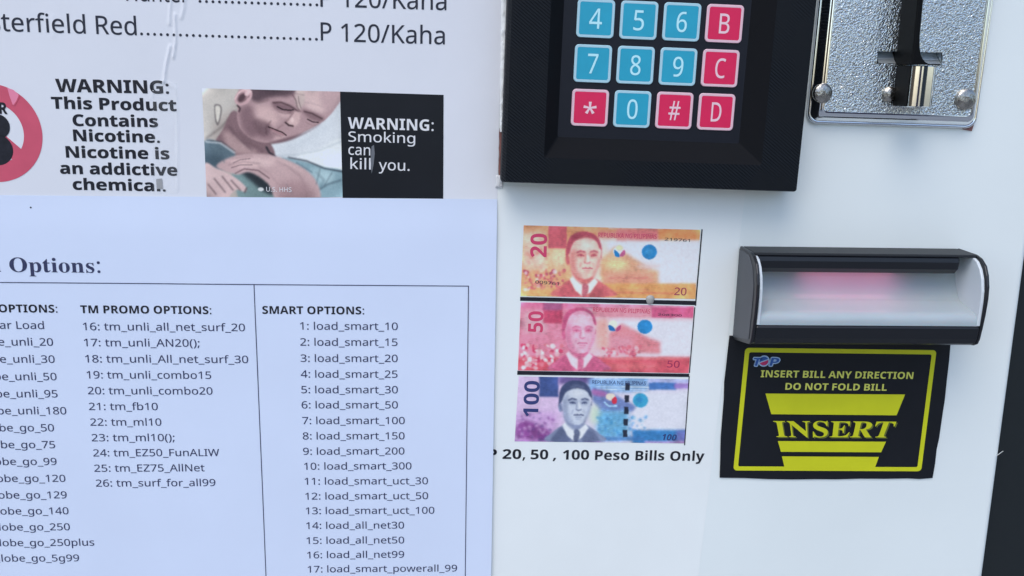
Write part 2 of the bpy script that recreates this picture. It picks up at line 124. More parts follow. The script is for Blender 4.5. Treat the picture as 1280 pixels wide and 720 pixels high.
FONTS['s'] = {
 32: (175, []),
 58: (180, [[79,279,60,289,54,297,48,324,54,351,60,359,79,368,100,368,119,359,126,351,132,324,126,297,110,283,100,279],[79,-8,60,1,50,22,48,36,54,63,60,71,79,80,100,80,119,71,126,63,132,36,126,10,119,1,100,-8]]),
 69: (442, [[14,0,14,17,35,18,51,22,62,30,70,41,74,57,74,394,69,413,62,425,51,433,16,439,16,455,399,455,399,320,383,320,375,357,361,386,340,406,312,420,276,428,200,428,189,422,184,410,183,246,221,248,243,256,259,269,272,288,281,313,288,345,304,345,304,118,287,118,280,164,264,195,254,206,225,218,185,222,184,53,187,42,192,35,213,28,289,32,335,48,354,60,371,75,386,94,411,143,430,143,402,0]]),
 73: (261, [[13,0,13,17,50,26,61,32,69,42,74,56,74,405,70,419,63,427,52,433,13,439,13,455,244,455,244,439,207,433,196,427,188,419,184,405,183,64,187,44,198,31,216,23,246,17,246,0]]),
 78: (494, [[403,-11,107,350,108,57,112,42,119,31,129,24,167,17,167,0,18,0,18,17,54,23,67,33,74,51,76,79,76,388,36,433,18,439,18,455,156,455,391,169,389,404,382,421,369,431,331,439,331,455,480,455,480,439,443,432,433,425,427,414,423,398,422,377,422,-11]]),
 79: (525, [[261,-11,228,-9,198,-3,169,7,142,21,117,38,94,58,58,106,35,163,29,195,29,260,35,292,58,349,75,374,95,397,117,417,170,448,200,458,232,464,265,466,298,464,328,458,357,448,384,435,409,418,431,399,451,376,467,351,481,323,490,293,496,261,498,228,496,195,490,163,481,134,467,106,450,81,430,58,408,38,383,21,355,7,325,-3,294,-9],[265,12,328,36,367,108,379,228,376,293,365,346,348,389,324,419,294,437,260,443,196,419,158,347,145,228,149,163,159,109,177,67,201,37,230,18]]),
 82: (473, [[15,0,15,17,52,24,62,32,69,43,75,81,75,379,69,413,62,424,51,431,16,439,16,455,217,455,278,452,329,442,367,426,395,403,412,372,417,334,406,285,372,248,315,224,452,26,468,18,478,17,480,0,338,0,201,212,182,212,183,59,187,43,194,32,205,24,242,17,242,0],[182,234,235,236,261,245,280,258,293,278,301,304,304,336,295,389,268,421,224,431,197,427,190,422,185,414,182,385]]),
 83: (390, [[43,-11,43,158,62,158,75,113,91,77,111,50,136,30,164,19,197,15,220,17,241,24,257,36,269,51,276,69,279,89,273,117,255,140,225,160,127,210,99,231,77,253,62,276,53,302,50,332,52,358,57,381,67,403,80,421,96,437,136,459,199,466,300,445,310,447,317,454,320,466,339,466,339,319,322,319,315,343,293,385,265,417,231,438,194,445,173,443,155,437,140,426,128,413,122,398,121,364,127,349,137,336,168,314,279,260,317,233,342,204,355,171,359,133,357,106,350,80,339,58,323,38,304,21,281,8,254,-2,225,-8,158,-8,85,12,73,10,66,3,61,-11]]),
 84: (423, [[92,0,92,17,130,23,142,31,150,42,156,81,156,433,116,430,88,420,65,403,47,380,35,352,29,318,11,318,11,455,410,455,410,317,394,317,375,382,333,420,263,433,263,81,269,41,276,30,288,23,328,17,328,0]]),
 105: (198, [[101,362,75,368,65,376,52,399,50,412,52,426,65,449,75,457,87,462,114,462,137,449,150,426,149,399,145,387,126,368],[18,0,18,16,39,21,49,32,52,43,52,267,47,285,32,292,20,293,21,310,148,310,149,43,154,26,168,18,180,16,180,0]]),
 110: (381, [[18,0,18,16,30,17,45,26,52,43,52,266,46,284,31,293,19,294,19,310,148,310,148,267,175,296,207,313,243,318,292,306,321,271,330,212,331,43,337,26,352,17,363,16,363,0,202,0,202,16,223,21,232,34,235,56,234,234,229,258,215,270,203,271,183,267,164,255,148,235,148,43,154,26,168,17,180,16,180,0]]),
 111: (336, [[169,-10,140,-8,114,-1,90,11,69,27,52,47,38,70,27,96,21,124,19,154,21,184,27,213,38,239,52,262,69,281,90,297,114,309,140,316,168,318,196,316,222,309,245,298,266,282,283,263,298,240,308,214,315,185,317,154,315,123,308,94,298,69,284,46,266,26,245,11,222,-1,197,-8],[169,11,186,14,199,24,209,39,219,102,218,206,214,245,208,271,198,286,185,296,169,299,151,296,138,286,128,271,122,245,118,206,118,103,128,39,138,24,152,14]]),
 112: (371, [[17,-139,17,-124,40,-117,50,-101,52,-64,52,261,50,275,41,288,19,295,19,310,143,310,143,263,166,294,195,313,230,319,253,317,274,310,293,298,309,283,323,264,335,241,343,216,348,189,350,160,348,128,343,99,323,48,308,28,291,12,272,0,250,-8,227,-10,196,-5,170,9,148,32,148,-74,155,-107,167,-118,197,-123,197,-139],[195,28,214,32,229,42,239,59,247,84,253,154,247,223,241,248,232,265,218,275,199,278,179,273,162,259,148,235,148,69,160,46,176,33]]),
 115: (288, [[151,-10,111,-3,82,8,64,7,56,1,51,-9,36,-9,36,105,53,105,61,79,72,57,87,39,103,26,121,17,156,16,179,27,186,35,191,46,192,58,188,76,176,92,156,105,85,142,54,169,39,202,37,220,40,247,49,270,65,291,86,306,111,316,157,318,209,305,220,306,226,311,230,319,244,319,244,222,228,222,220,244,209,262,196,277,182,288,166,294,136,295,125,292,116,286,106,269,106,249,115,232,146,212,212,178,229,165,250,136,255,117,257,95,254,65,244,39,228,18,206,2,181,-7]]),
 116: (228, [[124,-9,99,-7,80,-1,66,10,56,26,50,46,48,71,48,279,20,279,20,300,105,389,129,424,144,424,144,310,208,310,208,279,144,279,145,69,149,51,160,41,168,40,183,44,195,56,206,75,222,66,198,24,165,-1]]),
}
FONTS['k'] = {
 32: (175, []),
 46: (180, [[79,-8,60,1,50,22,48,36,54,63,60,71,79,80,100,80,119,71,126,63,132,36,126,10,119,1,100,-8]]),
 49: (384, [[176,0,179,373,144,340,89,296,40,357,194,480,277,480,277,0]]),
 56: (384, [[192,-7,142,-3,101,9,67,28,43,53,28,85,24,122,26,153,35,179,50,201,91,237,116,251,95,265,61,299,48,320,41,344,38,371,41,395,48,416,60,435,76,450,95,463,117,473,166,484,192,486,244,480,268,473,290,463,324,435,336,416,343,395,345,370,342,343,334,319,321,299,282,266,259,253,308,222,335,196,354,163,360,124,358,99,351,76,339,55,323,37,303,22,280,9,253,0,224,-5],[192,296,232,321,242,333,248,346,250,363,248,377,243,389,233,399,221,406,191,412,162,406,150,399,141,389,135,377,136,347,141,334,151,322],[191,68,214,70,233,75,247,84,258,96,264,110,265,139,255,159,229,184,187,209,151,187,137,175,126,161,120,145,118,128,120,111,126,97,136,85,150,75,169,70]]),
 58: (180, [[79,279,60,289,54,297,48,324,54,351,60,359,79,368,100,368,119,359,126,351,132,324,126,297,110,283,100,279],[79,-8,60,1,50,22,48,36,54,63,60,71,79,80,100,80,119,71,126,63,132,36,126,10,119,1,100,-8]]),
 65: (463, [[0,0,169,482,293,482,463,0,354,0,319,114,144,114,109,0],[170,199,295,199,232,407,204,311]]),
 67: (428, [[255,-7,208,-3,168,7,133,24,103,47,80,76,62,110,49,149,41,192,39,239,42,286,51,328,65,367,85,402,111,431,141,455,177,472,218,483,264,486,312,482,382,462,404,453,371,370,317,392,282,401,264,402,228,397,198,382,175,358,157,325,147,285,144,238,147,191,156,152,172,120,195,97,226,83,264,78,303,81,386,103,386,18,324,-1]]),
 68: (497, [[60,0,60,480,211,480,259,477,302,468,342,453,376,432,404,406,427,374,444,336,455,293,458,244,450,170,427,109,389,61,337,27,273,7,196,0],[162,84,206,84,287,101,336,154,353,242,349,290,337,329,318,359,291,380,257,392,216,396,162,396]]),
 69: (376, [[60,0,60,480,336,480,336,396,162,396,162,291,324,291,324,208,162,208,162,84,336,84,336,0]]),
 71: (486, [[262,-7,196,0,141,21,97,56,65,105,45,166,39,240,42,288,52,332,68,371,91,405,119,433,153,456,193,473,238,483,289,486,340,483,411,465,432,457,398,375,366,389,309,401,289,402,261,399,235,393,212,381,192,366,175,347,162,325,152,299,146,270,145,208,156,155,167,133,180,114,197,98,217,87,241,80,315,81,333,85,333,185,242,185,242,269,433,269,433,21,381,6,295,-6]]),
 73: (261, [[21,0,21,58,80,85,80,395,21,422,21,480,240,480,240,422,181,395,181,85,240,58,240,0]]),
 78: (546, [[60,0,60,480,189,480,397,120,394,253,394,480,486,480,486,0,357,0,148,363,151,226,151,0]]),
 80: (422, [[60,0,60,480,214,480,270,475,315,462,349,440,373,410,387,373,392,330,390,303,384,276,374,252,360,229,340,209,316,193,286,180,249,173,162,171,162,0],[162,254,222,256,245,261,264,271,278,285,286,303,289,326,280,365,253,388,208,396,162,396]]),
 82: (443, [[60,0,60,480,200,480,260,476,308,464,345,444,371,416,386,380,392,336,386,296,370,263,346,237,318,217,302,209,443,0,330,0,216,184,162,184,162,0],[162,267,225,268,249,274,267,283,279,296,286,313,289,333,286,354,278,370,266,382,247,390,223,395,162,396]]),
 84: (389, [[144,0,144,395,13,395,13,480,375,480,375,395,245,395,245,0]]),
 85: (508, [[252,-7,193,-1,145,15,107,42,79,78,63,121,57,171,57,480,158,480,158,186,161,151,169,123,183,103,201,89,225,81,255,79,285,81,309,90,327,105,339,126,347,153,349,187,349,480,451,480,451,169,448,137,441,107,429,80,412,55,390,34,363,16,331,4,294,-4]]),
 87: (649, [[122,0,0,480,100,480,185,92,207,211,277,480,373,480,465,92,488,218,549,480,649,480,527,0,412,0,324,364,302,251,238,0]]),
 97: (406, [[142,-7,111,-4,84,6,60,22,43,44,32,73,28,109,33,145,46,174,69,196,101,212,142,222,256,228,254,262,249,276,241,287,215,299,164,297,112,281,95,273,62,341,105,359,152,370,203,374,248,371,286,360,316,342,338,317,351,285,355,244,355,0,285,0,266,50,231,17,194,-1],[179,66,200,69,218,75,234,86,246,100,253,118,256,140,256,170,188,166,166,160,150,151,139,139,133,125,132,95,137,84,144,76,166,68]]),
 99: (345, [[201,-7,151,-2,109,13,75,39,50,75,35,122,30,181,33,223,40,260,53,291,70,317,91,337,117,353,145,364,176,371,234,373,293,361,324,349,295,271,237,290,210,293,167,281,141,244,132,182,135,148,141,121,153,101,168,86,187,77,230,75,266,83,313,106,313,21,281,5,247,-4]]),
 100: (425, [[169,-7,130,-1,97,15,69,41,47,78,35,125,30,183,35,240,48,288,69,325,98,352,132,368,171,373,196,372,218,367,252,347,277,320,279,328,273,393,273,510,373,510,373,0,296,0,277,48,248,20,233,9,215,0,193,-5],[203,73,228,76,248,84,262,98,271,117,277,141,278,215,272,242,263,264,249,280,229,289,202,292,182,289,165,279,150,264,140,242,134,214,132,181,134,148,140,121,150,100,165,85,182,76]]),
 101: (397, [[218,-7,183,-4,151,2,121,14,95,30,73,50,54,76,41,106,33,141,30,181,33,221,40,257,52,288,69,314,89,335,113,352,140,364,170,371,203,373,251,369,291,354,324,330,348,297,363,256,368,207,368,158,132,158,135,132,143,110,157,92,175,79,197,71,223,68,267,71,307,80,347,97,347,19,290,0,245,-6],[134,225,274,225,272,246,266,265,257,280,243,293,226,300,204,302,186,300,170,294,156,283,145,269,138,249]]),
 104: (441, [[52,0,52,510,152,510,148,320,181,350,198,361,217,368,259,373,296,370,328,359,355,342,375,316,387,282,391,239,391,0,291,0,291,214,284,258,265,285,232,293,205,290,184,280,170,262,160,238,154,209,152,173,152,0]]),
 105: (205, [[103,412,75,417,64,423,55,432,50,445,48,461,50,478,55,491,64,500,75,506,103,510,130,506,141,500,150,491,155,478,157,461,155,445,150,432,141,423,130,417],[52,0,52,367,152,367,152,0]]),
 108: (205, [[52,0,52,510,152,510,152,0]]),
 109: (660, [[52,0,52,367,129,367,142,320,148,320,160,337,194,361,213,368,255,373,303,368,340,350,355,336,366,320,375,320,387,337,421,361,462,372,483,373,521,370,553,359,577,342,595,316,606,282,609,239,609,0,509,0,509,214,503,258,485,285,454,293,430,290,411,281,398,265,388,244,383,217,381,184,381,0,281,0,281,214,275,258,256,285,226,293,201,290,182,280,168,262,159,238,154,209,152,173,152,0]]),
 110: (441, [[52,0,52,367,129,367,142,320,148,320,161,337,177,350,196,361,238,372,261,373,297,370,329,359,355,342,375,316,387,282,391,239,391,0,291,0,291,214,285,258,277,274,265,285,250,291,232,293,204,290,184,280,169,262,160,238,154,209,152,173,152,0]]),
 111: (416, [[207,-7,174,-4,144,3,116,15,91,32,70,54,53,80,40,111,33,145,30,184,36,240,51,287,78,324,114,352,157,368,209,373,242,371,272,364,300,351,325,334,346,313,363,287,375,257,383,223,385,184,380,128,364,81,337,43,302,15,258,-1],[208,74,232,77,251,86,266,102,276,123,281,151,283,184,281,217,276,244,266,266,251,281,232,290,208,293,184,290,164,281,150,266,140,244,134,217,132,184,134,151,140,123,150,102,164,86,184,77]]),
 114: (305, [[52,0,52,367,128,367,143,305,175,339,192,353,212,364,234,371,291,371,283,277,254,280,221,276,190,264,167,242,159,227,154,208,152,187,152,0]]),
 115: (334, [[152,-7,86,-2,31,15,31,97,95,75,137,67,173,67,197,75,208,89,209,104,200,120,183,132,90,175,60,195,41,220,31,252,30,271,35,303,48,328,70,348,99,362,134,371,198,373,240,367,283,354,304,345,274,273,207,296,174,300,149,297,135,289,130,275,135,260,157,244,244,206,275,187,296,162,303,147,307,129,308,109,304,75,291,46,269,23,238,7,199,-3]]),
 116: (291, [[157,-6,119,4,103,13,90,25,78,41,70,61,65,86,63,115,63,291,15,291,15,334,71,367,99,445,163,445,163,367,266,367,266,291,163,291,163,115,169,92,175,84,195,74,249,79,270,85,270,10,230,-2,196,-6]]),
 117: (441, [[181,-7,144,-3,112,7,86,25,66,51,54,85,50,128,50,367,150,367,150,152,152,129,157,109,165,93,176,82,191,75,210,73,237,77,258,87,272,104,281,128,287,158,289,194,289,367,389,367,389,0,312,0,299,47,293,47,280,30,264,16,225,-1]]),
 118: (382, [[140,0,0,367,105,367,185,119,189,83,207,158,277,367,382,367,242,0]]),
}
# ---------------------------------------------------------------- helpers
col = bpy.context.scene.collection
def at(x, y, h=0.0):
    """point (X, Z in mm) of the plane raised h mm above the machine front"""
    d = RM @ Vector(((x-640)/FPX, -(y-360)/FPX, -1.0))
    t = (CAM_D - h)/d.y
    return (d.x*t, d.z*t)
def mkobj(name, V, F, mat, parent=None, smooth=False, origin=None):
    """V: list of (X, Z, h) in mm on the machine front"""
    o_ = parent['_o'] if parent is not None and '_o' in parent else (origin or (0, 0))
    me = bpy.data.meshes.new(name)
    me.from_pydata([((v[0]-o_[0])*.001, -v[2]*.001, (v[1]-o_[1])*.001) for v in V], [], F)
    if mat: me.materials.append(mat)
    if smooth: me.polygons.foreach_set('use_smooth', [True]*len(me.polygons))
    me.update()
    ob = bpy.data.objects.new(name, me); col.objects.link(ob)
    if parent is not None: ob.parent = parent
    else: ob.location = (o_[0]*.001, 0, HZ+o_[1]*.001)
    return ob
ORI = {}
def thing(name, label, cat, X, Z, group=None):
    o = bpy.data.objects.new(name, None); col.objects.link(o)
    o.location = (X*.001, 0, HZ+Z*.001); o.empty_display_size = .01
    o['label'] = label; o['category'] = cat
    if group: o['group'] = group
    ORI[o.name] = (X, Z)
    return o
def org(p):
    while p is not None and p.name not in ORI: p = p.parent
    return ORI[p.name] if p is not None else (0, 0)
def part(name, V, F, mat, parent, smooth=False, auto=None):
    o_ = org(parent)
    me = bpy.data.meshes.new(name)
    me.from_pydata([((v[0]-o_[0])*.001, -v[2]*.001, (v[1]-o_[1])*.001) for v in V], [], F)
    me.materials.append(mat)
    if smooth: me.polygons.foreach_set('use_smooth', [True]*len(me.polygons))
    if auto is not None:
        me.polygons.foreach_set('use_smooth', [True]*len(me.polygons))
        me.set_sharp_from_angle(angle=math.radians(auto))
    me.update()
    ob = bpy.data.objects.new(name, me); col.objects.link(ob); ob.parent = parent
    return ob
def lin(c):
    c = np.asarray(c, float)/255.0
    return np.where(c <= .04045, c/12.92, ((c+.055)/1.055)**2.4)
WHITE = lin((205, 213, 226))
def ap(*c):
    """albedo of a thing that, under this light, shows as colour c where white paper shows as (205,213,226)"""
    a = np.clip(lin(c)/WHITE*.80, .004, .92)
    return (a[0], a[1], a[2], 1)
def material(name, base, rough=.5, metal=0., spec=.5, bump=None, mott=None, **kw):
    m = bpy.data.materials.new(name); m.use_nodes = True
    nt = m.node_tree; b = nt.nodes['Principled BSDF']
    b.inputs['Base Color'].default_value = base
    b.inputs['Roughness'].default_value = rough
    b.inputs['Metallic'].default_value = metal
    b.inputs['Specular IOR Level'].default_value = spec
    for k, v in kw.items(): b.inputs[k.replace('_', ' ')].default_value = v
    tc = nt.nodes.new('ShaderNodeTexCoord')
    if bump:                          # (scale per m, strength, distance m)
        n = nt.nodes.new('ShaderNodeTexNoise'); n.inputs['Scale'].default_value = bump[0]; n.inputs['Detail'].default_value = 4
        bp = nt.nodes.new('ShaderNodeBump'); bp.inputs['Strength'].default_value = bump[1]; bp.inputs['Distance'].default_value = bump[2]
        nt.links.new(tc.outputs['Object'], n.inputs['Vector']); nt.links.new(n.outputs['Fac'], bp.inputs['Height'])
        nt.links.new(bp.outputs['Normal'], b.inputs['Normal'])
    if mott:                          # (scale, amount): faint unevenness of the paint or ink
        n = nt.nodes.new('ShaderNodeTexNoise'); n.inputs['Scale'].default_value = mott[0]; n.inputs['Detail'].default_value = 5
        r = nt.nodes.new('ShaderNodeMapRange'); r.inputs['From Min'].default_value = .3; r.inputs['From Max'].default_value = .7
        r.inputs['To Min'].default_value = 1-mott[1]; r.inputs['To Max'].default_value = 1+mott[1]*.4
        mx = nt.nodes.new('ShaderNodeVectorMath'); mx.operation = 'SCALE'
        mx.inputs[0].default_value = base[:3]
        nt.links.new(tc.outputs['Object'], n.inputs['Vector']); nt.links.new(n.outputs['Fac'], r.inputs['Value'])
        nt.links.new(r.outputs[0], mx.inputs['Scale']); nt.links.new(mx.outputs[0], b.inputs['Base Color'])
    return m
# ---- lettering

_tess = {}
def glyph(f, c):
    k = (f, c)
    if k not in _tess:
        adv, cons = FONTS[f][ord(c)]
        polys = [[Vector((q[i], q[i+1], 0)) for i in range(0, len(q), 2)] for q in cons]
        polys = [p for p in polys if len(p) > 2]
        if f in 'krb':                   # printed ink spreads: push every outline outwards
            new = []
            for P in polys:
                ar = sum(P[i-1].x*P[i].y-P[i].x*P[i-1].y for i in range(len(P)))
                hole = any(Q is not P and P[0].x > min(q.x for q in Q) and P[0].x < max(q.x for q in Q) and P[0].y > min(q.y for q in Q) and P[0].y < max(q.y for q in Q) for Q in polys)
                sg = (1 if ar > 0 else -1)*(-1 if hole else 1); R = []
                for i in range(len(P)):
                    d0 = (P[i]-P[i-1]).normalized(); d1 = (P[(i+1) % len(P)]-P[i]).normalized()
                    n0 = Vector((d0.y, -d0.x, 0)); n1 = Vector((d1.y, -d1.x, 0)); m_ = n0+n1
                    m_ = m_.normalized()/max(.6, (1+n0.dot(n1))/2)**.5 if m_.length > .1 else n0
                    R.append(P[i]+m_*sg*{'k': 10, 'r': 3.2, 'b': 2.5}[f])
                new.append(R)
            polys = new
        def inside(p, Q):
            r = False
            for i in range(len(Q)):
                a, b = Q[i-1], Q[i]
                if (a.y > p.y) != (b.y > p.y) and p.x < (b.x-a.x)*(p.y-a.y)/(b.y-a.y)+a.x: r = not r
            return r
        holes = {i: [j for j in range(len(polys)) if j != i and inside(polys[i][0], polys[j])] for i in range(len(polys))}
        pts = []; out = []
        for i, P in enumerate(polys):
            if holes[i]: continue
            grp = [P]+[polys[j] for j in holes if holes[j] == [i]]
            base = len(pts); pts += [(p.x/1000, p.y/1000) for q in grp for p in q]
            for t in tessellate_polygon(grp):
                a, b, c_ = (pts[base+m] for m in t)
                ar = (b[0]-a[0])*(c_[1]-a[1])-(b[1]-a[1])*(c_[0]-a[0])
                out.append(tuple(base+m for m in (t if ar > 0 else (t[0], t[2], t[1]))))
        _tess[k] = (adv/1000, pts, out)
    return _tess[k]
def width(f, s, track=0.):
    x = 0; lo = 1e9; hi = -1e9
    for c in s:
        adv, pts, _ = glyph(f, c)
        if pts:
            lo = min(lo, x+min(p[0] for p in pts)); hi = max(hi, x+max(p[0] for p in pts))
        x += adv+track
    return lo, hi
class Ink:
    def __init__(s): s.V = []; s.F = []
    def text(s, txt, f, p0, p1, cap, h=.1, sheet=None, shear=0., track=0., warp=None):
        """p0/p1: ends of the baseline, already panel mm; cap: capital height in mm"""
        lo, hi = width(f, txt, track)
        dx, dz = p1[0]-p0[0], p1[1]-p0[1]; L = math.hypot(dx, dz)
        ux, uz = dx/L, dz/L; sx = L/(hi-lo); sy = cap/.480
        x = -lo
        for c in txt:
            adv, pts, tr = glyph(f, c); b = len(s.V)
            for (a, e) in pts:
                u = (x+a)*sx+shear*e*sy; v = e*sy
                if warp: u, v = warp(u/L, v/cap, L, cap)
                X = p0[0]+ux*u-uz*v; Z = p0[1]+uz*u+ux*v
                s.V.append((X, Z, (sheet(X, Z) if sheet else 0)+h))
            s.F += [tuple(b+i for i in t) for t in tr]
            x += adv+track
    def poly(s, pts, h=.1, sheet=None):
        b = len(s.V)
        s.V += [(p[0], p[1], (sheet(*p) if sheet else 0)+h) for p in pts]
        for t in tessellate_polygon([[Vector((p[0], p[1], 0)) for p in pts]]):
            a, q, r = (pts[i] for i in t)
            ar = (q[0]-a[0])*(r[1]-a[1])-(q[1]-a[1])*(r[0]-a[0])
            s.F.append(tuple(b+i for i in (t if ar > 0 else (t[0], t[2], t[1]))))
    def bar(s, a, b, w, h=.1, sheet=None, n=1):
        dx, dz = b[0]-a[0], b[1]-a[1]; L = math.hypot(dx, dz); nx, nz = -dz/L*w/2, dx/L*w/2
        for k in range(n):
            p = (a[0]+dx*k/n, a[1]+dz*k/n); q = (a[0]+dx*(k+1)/n, a[1]+dz*(k+1)/n)
            s.poly([(p[0]-nx, p[1]-nz), (q[0]-nx, q[1]-nz), (q[0]+nx, q[1]+nz), (p[0]+nx, p[1]+nz)], h, sheet)
    def ring(s, c, r0, r1, a0=0, a1=2*math.pi, n=72, h=.1, sheet=None):
        for k in range(n):
            t0 = a0+(a1-a0)*k/n; t1 = a0+(a1-a0)*(k+1)/n
            P = [(c[0]+r*math.cos(t), c[1]+r*math.sin(t)) for r, t in ((r0, t0), (r1, t0), (r1, t1), (r0, t1))]
            if r0 < 1e-6: P = P[1:]
            s.poly(P, h, sheet)
    def make(s, name, mat, parent): return part(name, s.V, s.F, mat, parent)
# ---- solids
def rr(x0, z0, x1, z1, r, n=6):
    """rounded rectangle, counter-clockwise"""
    P = []
    for cx, cz, a in ((x1-r, z1-r, 0), (x0+r, z1-r, 90), (x0+r, z0+r, 180), (x1-r, z0+r, 270)):
        for k in range(n+1):
            t = math.radians(a+90*k/n); P.append((cx+r*math.cos(t), cz+r*math.sin(t)))
    return P
def loft(loops, cap_end=True, cap_start=False):
    """loops: [(pts, h)], same point count; walls face outwards for loops going towards the viewer"""
    V = []; F = []; n = len(loops[0][0])
    for P, h in loops: V += [(p[0], p[1], h) for p in P]
    for k in range(len(loops)-1):
        for i in range(n):
            j = (i+1) % n
            F.append((k*n+i, k*n+j, (k+1)*n+j, (k+1)*n+i))
    if cap_end: F.append(tuple((len(loops)-1)*n+i for i in range(n)))
    if cap_start: F.append(tuple(reversed(range(n))))
    return V, F
def prism_x(prof, x0, x1, n=1):
    """profile [(h, z)] swept along X, closed"""
    V = [(x0, z, h) for h, z in prof]+[(x1, z, h) for h, z in prof]; m = len(prof)
    F = [(i, (i+1) % m, m+(i+1) % m, m+i) for i in range(m)]
    F += [tuple(reversed(range(m))), tuple(range(m, 2*m))]
    return V, F
def fix_normals(ob):
    bm = bmesh.new(); bm.from_mesh(ob.data); bmesh.ops.recalc_face_normals(bm, faces=bm.faces); bm.to_mesh(ob.data); bm.free()
def bevel(ob, w=.0004, seg=2, ang=35):
    b = ob.modifiers.new('bevel', 'BEVEL'); b.width = w; b.segments = seg; b.limit_method = 'ANGLE'; b.angle_limit = math.radians(ang)
    return ob
def sheet_mesh(name, c4, surf, mat, parent, nx, nz, ragged=0.):
    """thin paper: corners c4 = TL, TR, BR, BL in mm; surf gives its height; has a back and edges"""
    V = []; F = []
    for j in range(nz+1):
        for i in range(nx+1):
            u, v = i/nx, j/nz
            X = (1-v)*((1-u)*c4[0][0]+u*c4[1][0])+v*((1-u)*c4[3][0]+u*c4[2][0])
            Z = (1-v)*((1-u)*c4[0][1]+u*c4[1][1])+v*((1-u)*c4[3][1]+u*c4[2][1])
            V.append((X, Z, surf(X, Z)))
    for j in range(nz):
        for i in range(nx):
            a = j*(nx+1)+i
            F.append((a, a+nx+1, a+nx+2, a+1))
    rim = [i for i in range(nx+1)]+[j*(nx+1)+nx for j in range(1, nz+1)]+[nz*(nx+1)+i for i in range(nx-1, -1, -1)]+[j*(nx+1) for j in range(nz-1, 0, -1)]
    b = len(V)
    for k in rim: V.append((V[k][0], V[k][1], max(.02, V[k][2]-.14)))
    m = len(rim)
    for k in range(m): F.append((rim[k], rim[(k+1) % m], b+(k+1) % m, b+k))
    return part(name, V, F, mat, parent, auto=50)
